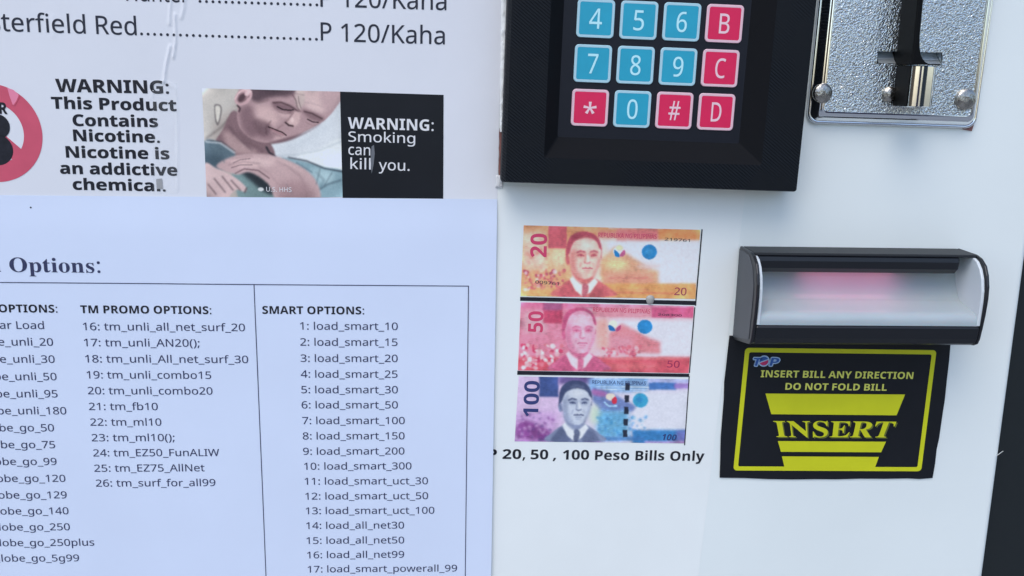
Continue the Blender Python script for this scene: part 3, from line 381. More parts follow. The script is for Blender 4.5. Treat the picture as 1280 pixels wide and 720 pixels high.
# ---- printed pictures: colours computed point by point and stored on a fine grid
class Canvas:
    def __init__(s, W, H, q, base):
        s.W, s.H = W, H
        u, v = np.meshgrid(np.linspace(0, 1, W), np.linspace(0, 1, H))
        q = np.array(q, float)
        s.x = (1-v)*((1-u)*q[0, 0]+u*q[1, 0])+v*((1-u)*q[3, 0]+u*q[2, 0])
        s.y = (1-v)*((1-u)*q[0, 1]+u*q[1, 1])+v*((1-u)*q[3, 1]+u*q[2, 1])
        s.C = np.zeros((H, W, 3))+np.array(base, float)
        s.k = abs(q[1, 0]-q[0, 0])/W      # picture units per cell
        s.rng = np.random.default_rng(3)
    def blur(s, M, b):
        b = b/s.k
        if b < .4: return M
        r = int(max(1, round(b*2.2))); w = np.exp(-.5*(np.arange(-r, r+1)/b)**2); w /= w.sum()
        P = np.pad(M, ((r, r), (r, r)), mode='edge')
        P = np.apply_along_axis(lambda a: np.convolve(a, w, 'valid'), 0, P)
        return np.apply_along_axis(lambda a: np.convolve(a, w, 'valid'), 1, P)
    def lay(s, M, c, b, a):
        M = np.clip(s.blur(M.astype(float), b)*a, 0, 1)[..., None]
        s.C = s.C*(1-M)+np.array(c, float)*M
    def poly(s, P, c, b=3, a=1., smooth=True):
        P = [np.array(p, float) for p in P]
        if smooth and len(P) > 3:
            Q = []; n = len(P)
            for i in range(n):
                p0, p1, p2, p3 = P[i-1], P[i], P[(i+1) % n], P[(i+2) % n]
                for t in (0, .25, .5, .75):
                    Q.append(.5*((2*p1)+(-p0+p2)*t+(2*p0-5*p1+4*p2-p3)*t*t+(-p0+3*p1-3*p2+p3)*t**3))
            P = Q
        I = np.zeros(s.x.shape, bool)
        for i in range(len(P)):
            (ax, ay), (bx, by) = P[i-1], P[i]
            if ay == by: continue
            I ^= ((ay > s.y) != (by > s.y)) & (s.x < (bx-ax)*(s.y-ay)/(by-ay)+ax)
        s.lay(I, c, b, a)
    def ell(s, cx, cy, rx, ry, c, b=3, a=1., rot=0):
        t = math.radians(rot); X = s.x-cx; Y = s.y-cy
        s.lay(((X*math.cos(t)+Y*math.sin(t))/rx)**2+((-X*math.sin(t)+Y*math.cos(t))/ry)**2 < 1, c, b, a)
    def line(s, P, w, c, b=2, a=1.):
        D = np.full(s.x.shape, 1e9)
        for (ax, ay), (bx, by) in zip(P[:-1], P[1:]):
            dx, dy = bx-ax, by-ay; t = np.clip(((s.x-ax)*dx+(s.y-ay)*dy)/(dx*dx+dy*dy+1e-9), 0, 1)
            D = np.minimum(D, np.hypot(s.x-ax-t*dx, s.y-ay-t*dy))
        s.lay(D < w/2, c, b, a)
    def rect(s, x0, y0, x1, y1, c, b=2, a=1.): s.poly([(x0, y0), (x1, y0), (x1, y1), (x0, y1)], c, b, a, False)
    def speck(s, x0, y0, x1, y1, cols, n, r, b=2, a=.8):
        for _ in range(n):
            x = s.rng.uniform(x0, x1); y = s.rng.uniform(y0, y1)
            s.ell(x, y, r*s.rng.uniform(.4, 1.3), r*s.rng.uniform(.4, 1.2), cols[s.rng.integers(len(cols))], b, a, s.rng.uniform(0, 90))
    def make(s, name, c4, surf, h, parent, mat):
        C = s.C+s.blur(s.rng.normal(0, 5, (s.H, s.W)), s.k*1.2)[..., None]*1.5
        A = np.clip(lin(np.clip(C, 0, 255))/WHITE*.80, .01, .92)
        u, v = np.meshgrid(np.linspace(0, 1, s.W), np.linspace(0, 1, s.H)); q = np.array(c4)
        X = (1-v)*((1-u)*q[0, 0]+u*q[1, 0])+v*((1-u)*q[3, 0]+u*q[2, 0])
        Z = (1-v)*((1-u)*q[0, 1]+u*q[1, 1])+v*((1-u)*q[3, 1]+u*q[2, 1])
        Hh = surf(X, Z)+h
        o_ = org(parent)
        co = np.stack([(X-o_[0])*.001, -Hh*.001, (Z-o_[1])*.001], -1).reshape(-1, 3)
        n = (s.W-1)*(s.H-1); me = bpy.data.meshes.new(name)
        me.vertices.add(len(co)); me.vertices.foreach_set('co', co.ravel().astype(np.float32))
        i = np.arange(s.H-1)[:, None]*s.W+np.arange(s.W-1)[None, :]
        Q = np.stack([i, i+s.W, i+s.W+1, i+1], -1).reshape(-1)
        me.loops.add(n*4); me.loops.foreach_set('vertex_index', Q.astype(np.int32))
        me.polygons.add(n); me.polygons.foreach_set('loop_start', np.arange(n, dtype=np.int32)*4)
        me.update(calc_edges=True)
        at_ = me.color_attributes.new('print', 'FLOAT_COLOR', 'POINT')
        at_.data.foreach_set('color', np.concatenate([A.reshape(-1, 3), np.ones((len(co), 1))], 1).ravel().astype(np.float32))
        me.materials.append(mat)
        ob = bpy.data.objects.new(name, me); col.objects.link(ob); ob.parent = parent
        return ob
def print_material(name, rough=.42):
    m = bpy.data.materials.new(name); m.use_nodes = True; nt = m.node_tree
    a = nt.nodes.new('ShaderNodeVertexColor'); a.layer_name = 'print'
    b = nt.nodes['Principled BSDF']; b.inputs['Roughness'].default_value = rough; b.inputs['Specular IOR Level'].default_value = .35
    nt.links.new(a.outputs['Color'], b.inputs['Base Color'])
    return m
def sstep(a, b, x): t = np.clip((x-a)/(b-a), 0, 1); return t*t*(3-2*t)

# ---------------------------------------------------------------- materials
M = {}
M['paint'] = material('white_enamel', ap(212, 224, 232), .38, spec=.4, bump=(60, .15, .0006), mott=(14, .03))
M['paper'] = material('white_paper', ap(205, 212, 226), .62, spec=.3, bump=(90, .12, .0006), mott=(25, .03))
M['bill_paper'] = material('grey_white_paper', ap(216, 226, 234), .6, spec=.3, bump=(90, .12, .0006), mott=(25, .03))
M['blue_paper'] = material('bluish_white_paper', ap(197, 212, 250), .6, spec=.3, bump=(70, .12, .0006), mott=(20, .03))
M['ink'] = material('black_ink', ap(42, 46, 60), .55, spec=.3, mott=(900, .25))
M['ink_blue'] = material('dark_blue_ink', ap(52, 58, 92), .55, spec=.3, mott=(900, .2))
M['ink_bold'] = material('solid_black_ink', ap(30, 32, 42), .5, spec=.3, mott=(700, .3))
M['red_ink'] = material('faded_red_ink', ap(190, 82, 108), .5, spec=.35, mott=(120, .08))
M['pale_red'] = material('pale_red_ink', ap(214, 128, 160), .4, spec=.4)
M['white_ink'] = material('white_lettering', ap(205, 210, 220), .55, spec=.3)
M['black_card'] = material('black_printed_card', ap(18, 21, 28), .5, spec=.28, bump=(60, .2, .0008), mott=(60, .15))
M['photo'] = print_material('photo_print')
M['black_plastic'] = material('satin_black_plastic', ap(17, 20, 27), .38, spec=.5, bump=(900, .15, .0001))
M['hood_plastic'] = material('charcoal_plastic', ap(24, 27, 32), .5, spec=.3, bump=(900, .15, .0001))
M['sky_sheen_plastic'] = material('grey_sky_sheen', ap(60, 66, 76), .45, spec=.5, bump=(900, .15, .0001))  # lighter than the black shell: sky reflection put into the colour
M['frame_black'] = material('black_powder_coat', ap(22, 28, 32), .45, spec=.4, bump=(700, .2, .0002))
M['frost'] = material('frosted_plastic', (.42, .47, .48, 1), .3, spec=.5, bump=(120, .1, .0004), mott=(60, .04))
M['frost'].node_tree.nodes['Principled BSDF'].inputs['Subsurface Weight'].default_value = .25
M['frost'].node_tree.nodes['Principled BSDF'].inputs['Subsurface Scale'].default_value = .004
M['frost_edge'] = material('pale_frosted_plastic', (.66, .70, .71, 1), .3, spec=.5)
M['yellow'] = material('yellow_print', ap(190, 197, 28), .45, spec=.4, mott=(80, .06))
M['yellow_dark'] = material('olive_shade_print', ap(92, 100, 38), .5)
M['pale_yellow'] = material('pale_yellow_print', ap(196, 202, 96), .45)
M['cyan'] = material('blue_key_print', ap(30, 150, 186), .4, spec=.45, mott=(200, .05))
M['crimson'] = material('crimson_key_print', ap(200, 26, 82), .4, spec=.45, mott=(200, .05))
M['key_blue'] = material('pale_blue_key_edge', ap(156, 196, 216), .42)
M['key_pink'] = material('pale_pink_key_edge', ap(208, 178, 196), .42)
M['membrane'] = material('dark_membrane', ap(16, 19, 30), .46, spec=.3)
M['leg_blue'] = material('pale_blue_print', ap(170, 222, 238), .45)
M['leg_pink'] = material('pale_pink_print', ap(238, 190, 206), .45)
M['bezel_smooth'] = material('smooth_black_print', ap(10, 12, 17), .7, spec=.15, bump=(300, .15, .0002))
M['fin'] = material('matt_black_fin', ap(6, 7, 10), .5, spec=.12)
M['satin_metal'] = material('satin_metal', (.55, .6, .62, 1), .5, metal=1., bump=(500, .2, .0002))
M['chrome'] = material('polished_chrome', (.78, .80, .81, 1), .09, metal=1., bump=(300, .04, .0002))
M['nickel'] = material('dull_nickel', (.46, .43, .38, 1), .24, metal=1., bump=(700, .9, .0004), mott=(500, .35))
M['wood'] = material('bare_reddish_edge', ap(122, 84, 82), .7, mott=(300, .3))
M['scrap'] = material('dull_paper_scrap', ap(196, 203, 214), .6, bump=(900, .6, .0006))
M['torn'] = material('torn_paper_white', ap(212, 220, 228), .45, bump=(900, .6, .0006))
M['glue'] = material('grey_glue_blob', ap(152, 156, 158), .3, bump=(900, .3, .0003))
M['logo_blue'] = material('logo_blue', ap(40, 84, 160), .45)
M['logo_red'] = material('logo_red', ap(176, 44, 96), .45)
M['logo_white'] = material('logo_pale_edge', ap(150, 180, 216), .45)
M['concrete'] = material('grey_concrete', (.27, .275, .28, 1), .85, bump=(8, .4, .01), mott=(2.2, .25))
# textured, sparkling cast face of the coin acceptor
def cast_metal():
    m = bpy.data.materials.new('hammered_cast_metal'); m.use_nodes = True; nt = m.node_tree; b = nt.nodes['Principled BSDF']
    b.inputs['Metallic'].default_value = 1; b.inputs['Roughness'].default_value = .24
    tc = nt.nodes.new('ShaderNodeTexCoord')
    b.inputs['Base Color'].default_value = (.66, .68, .66, 1)
    return m
M['cast'] = cast_metal()
# 3D-printed black plastic: fine diagonal ribs
def printed_plastic():
    m = material('ribbed_black_print', ap(10, 14, 20), .5, spec=.22); nt = m.node_tree; b = nt.nodes['Principled BSDF']
    tc = nt.nodes.new('ShaderNodeTexCoord'); mp = nt.nodes.new('ShaderNodeMapping'); mp.inputs['Rotation'].default_value = (0, math.radians(-38), 0)
    w = nt.nodes.new('ShaderNodeTexWave'); w.wave_type = 'BANDS'; w.bands_direction = 'Z'; w.inputs['Scale'].default_value = 330; w.inputs['Distortion'].default_value = .2
    n = nt.nodes.new('ShaderNodeTexNoise'); n.inputs['Scale'].default_value = 45
    r = nt.nodes.new('ShaderNodeMapRange'); r.inputs['From Min'].default_value = .42; r.inputs['From Max'].default_value = .6; r.inputs['To Max'].default_value = .75
    bp = nt.nodes.new('ShaderNodeBump'); bp.inputs['Distance'].default_value = .00022
    nt.links.new(tc.outputs['Object'], mp.inputs['Vector']); nt.links.new(mp.outputs[0], w.inputs['Vector']); nt.links.new(tc.outputs['Object'], n.inputs['Vector'])
    nt.links.new(n.outputs['Fac'], r.inputs['Value']); nt.links.new(r.outputs[0], bp.inputs['Strength'])
    nt.links.new(w.outputs['Fac'], bp.inputs['Height']); nt.links.new(bp.outputs['Normal'], b.inputs['Normal'])
    return m
M['ribbed'] = printed_plastic()
def tape_material():
    m = bpy.data.materials.new('clear_tape'); m.use_nodes = True; nt = m.node_tree; b = nt.nodes['Principled BSDF']
    b.inputs['Base Color'].default_value = ap(222, 228, 236); b.inputs['Roughness'].default_value = .2; b.inputs['Alpha'].default_value = .05
    tc = nt.nodes.new('ShaderNodeTexCoord'); n = nt.nodes.new('ShaderNodeTexNoise'); n.inputs['Scale'].default_value = 160
    bp = nt.nodes.new('ShaderNodeBump'); bp.inputs['Strength'].default_value = .5; bp.inputs['Distance'].default_value = .0008
    nt.links.new(tc.outputs['Object'], n.inputs['Vector']); nt.links.new(n.outputs['Fac'], bp.inputs['Height']); nt.links.new(bp.outputs['Normal'], b.inputs['Normal'])
    return m
M['tape'] = tape_material()
led = bpy.data.materials.new('pink_led'); led.use_nodes = True
_b = led.node_tree.nodes['Principled BSDF']; _b.inputs['Base Color'].default_value = (.8, .3, .5, 1)
_b.inputs['Emission Color'].default_value = (1, .22, .45, 1); _b.inputs['Emission Strength'].default_value = LED_POWER
M['led'] = led

# ---------------------------------------------------------------- the place: ground and the machine
gm = bpy.data.meshes.new('ground')
gm.from_pydata([(-60, -60, 0), (60, -60, 0), (60, 60, 0), (-60, 60, 0)], [], [(0, 1, 2, 3)]); gm.materials.append(M['concrete'])
g = bpy.data.objects.new('ground', gm); col.objects.link(g); g['kind'] = 'structure'

for nm, x0, x1, y, h_, mm in (('added_reflection_wall', -3.2, -.9, -4.2, 2.4, ap(120, 100, 80)), ('added_reflection_wall', 1.15, 2.1, -3.6, 2.2, ap(70, 60, 80)), ('added_reflection_wall', 4.2, 9, -5, 2.6, ap(60, 66, 70))):  # unseen walls added behind the camera to give the chrome stripes to reflect
    me = bpy.data.meshes.new(nm); V = [(x, y_, z_) for z_ in (0, h_) for x, y_ in ((x0, y), (x1, y), (x1, y-.2), (x0, y-.2))]
    me.from_pydata(V, [], [(3, 2, 1, 0), (4, 5, 6, 7), (0, 1, 5, 4), (1, 2, 6, 5), (2, 3, 7, 6), (3, 0, 4, 7)]); me.materials.append(material('added_wall_render', mm, .8, bump=(6, .4, .01), mott=(1.5, .3)))
    o = bpy.data.objects.new(nm, me); col.objects.link(o); o['kind'] = 'structure'
EDGE = 222.6     # right edge of the white front, mm
e0 = at(1280, 352); e1 = at(1231, 717); k = (e0[0]-e1[0])/(e0[1]-e1[1])
def edge_x(z): return e1[0]+(z-e1[1])*k
machine = thing('vending_machine', 'white upright vending machine front with a black strip down its right side', 'vending machine', 0, -HZ*1000)
def front_panel():
    z0, z1 = -560, 420; V = []; F = []
    prof = [(-300, 0), (-200, 0)]
    R_ = 3.2
    for i in range(9):
        t = math.radians(90*i/8); prof.append(('e', -R_+R_*math.sin(t), -R_+R_*math.cos(t)))
    prof.append(('e', 0, -9))
    for z in (z0, z1):
        for p in prof:
            V.append((p[0], z, 0) if p[0] != 'e' else (edge_x(z)+p[1], z, p[2]))
    n = len(prof)
    F = [(i, i+1, n+i+1, n+i) for i in range(n-1)]
    return part('front_panel', V, F, M['paint'], machine, auto=30)
front_panel()
def side_strip():
    z0, z1 = -560, 420; V = []
    for z in (z0, z1):
        e = edge_x(z)-4
        V += [(e, z, -4.2), (e+52, z, -4.2), (e+54, z, -4.8), (e+55, z, -7), (e+55, z, -40)]
    F = [(i, i+1, 5+i+1, 5+i) for i in range(4)]
    return part('side_strip', V, F, M['frame_black'], machine, auto=50)
side_strip()
V = []; F = []
for z in (-HZ*1000, -560.2): V += [(-300, z, 0), (270, z, 0), (270, z, -420), (-300, z, -420)]
F = [(0, 1, 5, 4), (1, 2, 6, 5), (2, 3, 7, 6), (3, 0, 4, 7), (4, 5, 6, 7)]
part('lower_cabinet', V, F, M['paint'], machine)
V = []
for z in (-560, 420): V += [(-300, z, -10), (268, z, -10), (268, z, -420), (-300, z, -420)]
part('cabinet_body', V, [(1, 2, 6, 5), (2, 3, 7, 6), (3, 0, 4, 7), (4, 5, 6, 7), (0, 1, 5, 4)], M['frame_black'], machine)
# small chip where the enamel lifts at the edge
c = at(1249, 567)
part('paint_chip', [(c[0]-1.4, c[1]-1.1, .05), (c[0]+1.3, c[1]+1.3, .1), (c[0]+.9, c[1]+1.7, 1.3), (c[0]-.9, c[1]-.2, .9)], [(0, 1, 2, 3)], M['torn'], machine)

# ---------------------------------------------------------------- price sheet (upper left)
def ridge(X, Z, P, w, a):
    D = np.full(np.shape(X), 1e9)
    for (ax, az), (bx, bz) in zip(P[:-1], P[1:]):
        dx, dz = bx-ax, bz-az; t = np.clip(((X-ax)*dx+(Z-az)*dz)/(dx*dx+dz*dz), 0, 1)
        D = np.minimum(D, np.hypot(X-ax-t*dx, Z-az-t*dz))
    return a*np.exp(-(D/w)**2)
W1 = [at(*p) for p in ((216, -20), (213, 10), (212, 30))]
W2 = [at(*p) for p in ((219, 18), (220, 50), (217, 72))]
W3 = [at(*p) for p in ((213, 58), (208, 80), (205, 103))]
W4 = [at(*p) for p in ((232, -20), (230, 10), (227, 22))]
W5 = [at(*p) for p in ((190, 122), (193, 106), (205, 101), (220, 110), (222, 150), (222, 236))]
W6 = [at(*p) for p in ((66, 20), (67, 45))]
def s_price(X, Z):
    h = .25+.05*np.sin(X*.06+1)*np.sin(Z*.05)
    return h+ridge(X, Z, W1, .5, .38)+ridge(X, Z, W2, .45, .42)+ridge(X, Z, W3, .5, .45)+ridge(X, Z, W4, .6, .35)+ridge(X, Z, W5, .5, .13)+ridge(X, Z, W6, .7, .12)
price = thing('price_sheet', 'white sheet with cigarette prices, nicotine warning and photo, upper left of the machine front', 'printed sheet', -70, -20)
c4 = [at(-60, -40, .3), at(628.5, -40, .3), at(621.5, 262, .3), at(-60, 262, .3)]
sheet_mesh('paper', c4, s_price, M['paper'], price, 520, 150)
A = lambda x, y, h=.35: at(x, y, h)
ink = Ink()
def T(ink, t, f, x0, y0, x1, y1, cap, h=.09, sheet=None, hh=.35, **kw): ink.text(t, f, at(x0, y0, hh), at(x1, y1, hh), cap, h, sheet, **kw)
def line_of(name, mat, parent, *a, **kw):
    I = Ink(); T(I, *a, **kw); return I.make(name, mat, parent)
# line "Chesterfield Red .... P 120/Kaha"
def yb(x): return 38.8+(x-2.5)*.0308
CP = 6.3
T(ink, 'Ches', 'r', -39, yb(-39), .5, yb(.5), CP, sheet=s_price)
T(ink, 'terfield', 'r', 2.3, yb(2), 107.3, yb(107), CP, sheet=s_price)
T(ink, 'Red', 'r', 120.5, yb(120), 171, yb(171), CP, sheet=s_price)
T(ink, 'P', 'r', 401, yb(401)-.6, 414.5, yb(414)-.6, CP, sheet=s_price)
T(ink, '120/Kaha', 'r', 426.5, yb(427), 556, yb(556)-.4, CP, sheet=s_price)
for i in range(28):
    x = 177+i*(395.5-177)/27; ink.ring(at(x, yb(x)-1.8, .35), 0, .52, n=10, h=.09, sheet=s_price)
ink.make('price_line', M['ink'], price); ink = Ink()
def yt(x): return yb(x)-43.2
T(ink, 'Hunter', 'r', 158, yt(158)+.4, 236, yt(236)+.4, CP, sheet=s_price)
T(ink, 'P', 'r', 400.5, yt(401)+.4, 415, yt(414)+.4, CP, sheet=s_price)
T(ink, '120/Kaha', 'r', 427.5, yt(427), 558, yt(558), CP, sheet=s_price)
for i in range(19):
    x = 250+i*(396-250)/18; ink.ring(at(x, yt(x)-1.6, .35), 0, .52, n=10, h=.09, sheet=s_price)
ink.make('price_line', M['ink'], price)
for t, x0, y0, x1, y1, cap in (('WARNING:', 70, 114.6, 211.5, 117, 4.5), ('This Product', 64.7, 135.6, 221, 138.8, 4.1),
        ('Contains', 91.3, 157.3, 197.7, 158.8, 4.1), ('Nicotine.', 92, 176.2, 200, 178.4, 4.1), ('Nicotine is', 82.7, 196.8, 212, 199, 4.1),
        ('an addictive', 75.3, 217, 222, 219.6, 4.1), ('chemical.', 91.3, 237, 207.3, 239.2, 4.1)):
    line_of('warning_line', M['ink_bold'], price, t, 'k', x0, y0, x1, y1, cap, sheet=s_price)
# prohibition ring with UNDER 18
rc = at(-9.8, 166.5, .35); r1 = math.dist(rc, at(53, 168, .35)); r0 = math.dist(rc, at(29.8, 167.5, .35))
ink = Ink(); ink.ring(rc, r0, r1, -2.3, 2.3, n=110, h=.09, sheet=s_price)
ca, sa = math.cos(math.radians(-43)), math.sin(math.radians(-43))
ink.bar((rc[0]-ca*r0*1.02, rc[1]-sa*r0*1.02), (rc[0]+ca*r0*1.05, rc[1]+sa*r0*1.05), 5.2, .07, s_price, 12)
ink.make('red_ring', M['red_ink'], price)
ink = Ink()
ink.poly([at(*p, .35) for p in ((8.5, 109.5), (15.5, 131), (18.5, 131), (24.3, 119), (17, 112.5))], .16, s_price); ink.make('pale_patch', M['pale_red'], price)  # lighter pink patch at the top of the ring
ink = Ink()
for P in (((8.3, 109.5), (11.5, 121), (15.5, 131.5)), ((24.5, 118.5), (21.5, 126), (17.5, 132))): 
    for a_, b_ in zip(P[:-1], P[1:]): ink.bar(at(*a_, .35), at(*b_, .35), .42, .2, s_price)
ink.make('crease', M['red_ink'], price)
ink = Ink()
line_of('age_line', M['ink_bold'], price, 'UNDER', 'k', -50, 139.5, 9.6, 142.5, 4.0, .14, s_price)
T(ink, '1', 'k', -44, 202, -24, 202, 16.5, .14, s_price)
ink.ring(at(-3.5, 158, .35), 0, 4.5, n=40, h=.14, sheet=s_price); ink.ring(at(-3.5, 187, .35), 0, 5.65, n=44, h=.14, sheet=s_price)
ink.make('age_numeral', M['ink_bold'], price)
# printed photograph: somebody lying on a pillow
PB = [(252.5, 110.3), (425, 114.6), (428.3, 246), (258.5, 250)]
cv = Canvas(400, 312, [(50, 82), (740, 99), (753, 625), (74, 640)], (176, 166, 160))
cv.poly([(40, 70), (230, 80), (205, 170), (120, 240), (90, 330), (40, 330)], (186, 182, 176), 14)
cv.ell(90, 110, 60, 40, (196, 190, 182), 22, .7)
cv.line([(70, 330), (150, 270), (215, 200)], 7, (92, 82, 84), 6, .75)
cv.poly([(110, 170), (125, 160), (146, 170), (146, 210), (130, 265), (115, 240)], (112, 104, 106), 3, .8)
cv.poly([(116, 174), (128, 167), (140, 176), (139, 210), (129, 250), (120, 230)], (202, 198, 188), 3)
cv.poly([(560, 70), (800, 70), (800, 560), (640, 520), (480, 440), (390, 420), (360, 370), (430, 330)], (196, 206, 216), 4)
cv.poly([(745, 330), (640, 380), (520, 415), (600, 450), (745, 490)], (214, 224, 230), 8, .9)
cv.line([(745, 345), (640, 388), (520, 412), (420, 418)], 4, (140, 156, 168), 5, .6)
cv.line([(700, 250), (600, 330), (470, 380)], 12, (168, 182, 196), 16, .5)
# neck and head
cv.poly([(210, 190), (150, 290), (120, 350), (200, 410), (300, 425), (410, 420), (380, 340), (300, 300)], (136, 104, 112), 4)
cv.poly([(150, 300), (190, 300), (240, 350), (330, 400), (200, 400)], (184, 150, 152), 10, .85)
cv.line([(185, 270), (230, 330), (300, 385)], 9, (96, 70, 80), 7, .7); cv.line([(235, 300), (280, 350), (350, 390)], 8, (112, 82, 92), 6, .6); cv.line([(210, 320), (260, 372)], 8, (206, 172, 172), 6, .6)
cv.poly([(262, 60), (560, 60), (760, 80), (716, 180), (655, 245), (560, 298), (470, 340), (380, 352), (300, 334), (246, 290), (226, 240), (228, 180)], (178, 142, 148), 3)
cv.poly([(262, 60), (530, 60), (524, 96), (488, 120), (420, 122), (370, 132), (320, 150), (280, 118)], (96, 74, 84), 9, .95)
cv.poly([(330, 60), (460, 60), (420, 96), (350, 100)], (70, 54, 64), 12, .6)
cv.poly([(560, 70), (740, 86), (712, 160), (660, 200), (600, 196), (556, 160), (536, 120)], (208, 176, 176), 12, .95)
cv.poly([(640, 100), (740, 90), (716, 170), (670, 200)], (176, 140, 148), 12, .6)
cv.poly([(520, 92), (560, 100), (560, 150), (536, 190), (516, 150)], (190, 172, 166), 6, .8)
cv.poly([(236, 190), (290, 168), (318, 230), (330, 300), (300, 326), (250, 286)], (126, 94, 104), 14, .8)
cv.poly([(318, 170), (396, 176), (436, 216), (420, 262), (360, 276), (330, 240)], (208, 172, 172), 14, .85)
cv.poly([(330, 262), (390, 262), (396, 300), (430, 330), (360, 336), (316, 308)], (136, 102, 112), 12, .7)
cv.poly([(420, 316), (470, 318), (450, 340), (400, 346)], (200, 164, 166), 8, .7)
cv.poly([(400, 150), (480, 164), (520, 196), (480, 206), (420, 190)], (120, 88, 98), 8, .75)
cv.poly([(425, 196), (480, 204), (500, 222), (450, 226)], (206, 170, 172), 7, .8)
cv.poly([(300, 240), (350, 236), (392, 268), (380, 312), (330, 306)], (112, 82, 92), 9, .6); cv.line([(392, 244), (368, 276), (372, 310)], 5, (96, 66, 76), 4, .7); cv.line([(330, 150), (380, 140)], 5, (90, 66, 76), 5, .6)
cv.line([(404, 152), (446, 152), (492, 170), (530, 196)], 7, (80, 54, 62), 3.5, .8)
cv.line([(424, 172), (452, 186), (486, 190), (506, 188)], 5, (50, 34, 42), 2, .95); cv.line([(430, 198), (466, 206), (498, 202)], 4, (130, 96, 104), 3, .7)
cv.line([(500, 112), (518, 140), (524, 176), (540, 196)], 4, (96, 66, 74), 3, .75); cv.line([(530, 120), (534, 150), (544, 180)], 3.5, (120, 88, 94), 2.5, .7)
cv.line([(470, 118), (520, 108), (560, 116)], 3.5, (140, 106, 112), 3, .6); cv.line([(560, 150), (610, 158), (660, 176)], 3.5, (160, 124, 130), 4, .5)
cv.poly([(546, 188), (600, 196), (662, 230), (640, 246), (590, 232)], (128, 96, 104), 7, .75)
cv.line([(560, 196), (600, 206), (650, 232)], 6, (84, 58, 66), 3, .85); cv.line([(576, 234), (604, 248), (632, 250)], 4.5, (52, 36, 44), 2, .95); cv.line([(570, 250), (600, 264), (618, 262)], 4, (150, 114, 120), 3, .6)
cv.poly([(506, 196), (540, 206), (532, 252), (508, 272), (484, 262), (468, 244), (490, 222)], (204, 168, 168), 5, .95)
cv.line([(506, 200), (484, 232), (464, 250)], 6, (130, 94, 102), 4, .8)
cv.line([(466, 250), (482, 264), (504, 268)], 7, (56, 36, 44), 3, .95); cv.ell(500, 238, 10, 14, (226, 194, 192), 5, .8)
cv.line([(452, 262), (430, 276), (420, 296)], 4, (120, 86, 94), 4, .7)
cv.line([(380, 272), (406, 282), (430, 292), (448, 298), (470, 314)], 5.5, (56, 32, 40), 2, .95); cv.line([(392, 282), (430, 302), (456, 312)], 6, (166, 112, 122), 3, .8); cv.line([(400, 300), (446, 322)], 4, (120, 86, 94), 4, .6)
cv.poly([(560, 300), (646, 250), (600, 285), (500, 335), (420, 354), (380, 352)], (116, 86, 96), 5, .85)
# ear
cv.ell(256, 124, 50, 36, (198, 156, 162), 3, 1, -42); cv.ell(248, 128, 26, 17, (84, 58, 68), 5, .9, -50); cv.ell(276, 106, 17, 9, (216, 178, 182), 3, .9, -40); cv.line([(212, 138), (232, 104), (262, 88), (296, 98)], 4, (222, 186, 188), 2.5, .8); cv.line([(240, 148), (262, 140), (286, 118)], 4, (120, 84, 94), 3, .8)
cv.line([(225, 166), (240, 180), (234, 196)], 7, (66, 48, 56), 3, .85)
# clothes and arms
cv.poly([(60, 345), (130, 345), (180, 375), (215, 408), (200, 470), (120, 490), (60, 480)], (92, 118, 134), 5)
cv.line([(70, 345), (140, 352), (212, 402)], 7, (188, 198, 206), 4, .9)
cv.line([(75, 340), (150, 344), (215, 392)], 3, (70, 74, 84), 3, .7)
cv.poly([(60, 410), (150, 420), (150, 480), (60, 470)], (66, 90, 108), 16, .7)
cv.poly([(210, 480), (420, 470), (520, 560), (500, 650), (260, 650), (220, 580)], (114, 148, 152), 6)
cv.poly([(240, 490), (330, 492), (400, 540), (430, 600), (380, 610), (290, 540)], (46, 54, 64), 9, .9)
cv.poly([(440, 430), (560, 445), (660, 475), (760, 500), (770, 640), (600, 640), (560, 540)], (128, 168, 184), 5)
cv.poly([(600, 480), (700, 500), (690, 560), (620, 540)], (164, 198, 208), 14, .8)
cv.line([(480, 425), (570, 442), (660, 480), (748, 496)], 6, (52, 62, 76), 4, .9)
cv.line([(745, 540), (680, 560), (630, 590)], 7, (70, 96, 112), 5, .8); cv.line([(620, 500), (660, 540), (640, 580)], 6, (84, 116, 134), 6, .7)
cv.line([(370, 372), (385, 400), (415, 420)], 8, (36, 38, 50), 4, .95)
cv.poly([(120, 470), (200, 420), (330, 405), (440, 425), (560, 480), (628, 560), (628, 660), (440, 660), (380, 560), (290, 500), (220, 510)], (192, 158, 162), 5)
cv.poly([(200, 440), (330, 425), (420, 450), (360, 470), (230, 468)], (218, 186, 186), 12, .8)
cv.line([(215, 505), (260, 482), (330, 490), (385, 530)], 5, (92, 64, 74), 3, .75); cv.line([(420, 440), (480, 470), (540, 520), (570, 580)], 6, (150, 116, 124), 6, .7); cv.line([(380, 430), (460, 446), (560, 500)], 10, (216, 184, 184), 8, .7)
cv.line([(205, 452), (240, 436), (290, 430)], 4, (120, 88, 96), 2.5, .8); cv.line([(196, 476), (240, 462), (300, 462)], 4, (110, 80, 88), 2.5, .8); cv.line([(330, 470), (380, 500), (430, 560)], 6, (170, 134, 140), 5, .7)
for a_, b_ in (((520, 450), (600, 500)), ((640, 480), (620, 560)), ((700, 500), (660, 570)), ((90, 370), (130, 440)), ((140, 380), (160, 450)), ((470, 560), (500, 610))): cv.line([a_, b_], 5, (80, 104, 120), 4, .6)
cv.line([(180, 462), (260, 446), (340, 456)], 5, (140, 104, 112), 5, .7); cv.line([(200, 430), (300, 418)], 5, (150, 112, 120), 5, .6)
cv.poly([(430, 560), (520, 540), (600, 580), (600, 660), (450, 660)], (158, 122, 128), 18, .7)
cv.poly([(60, 460), (120, 478), (190, 510), (240, 545), (272, 580), (262, 600), (215, 590), (150, 660), (60, 660)], (204, 174, 176), 4)
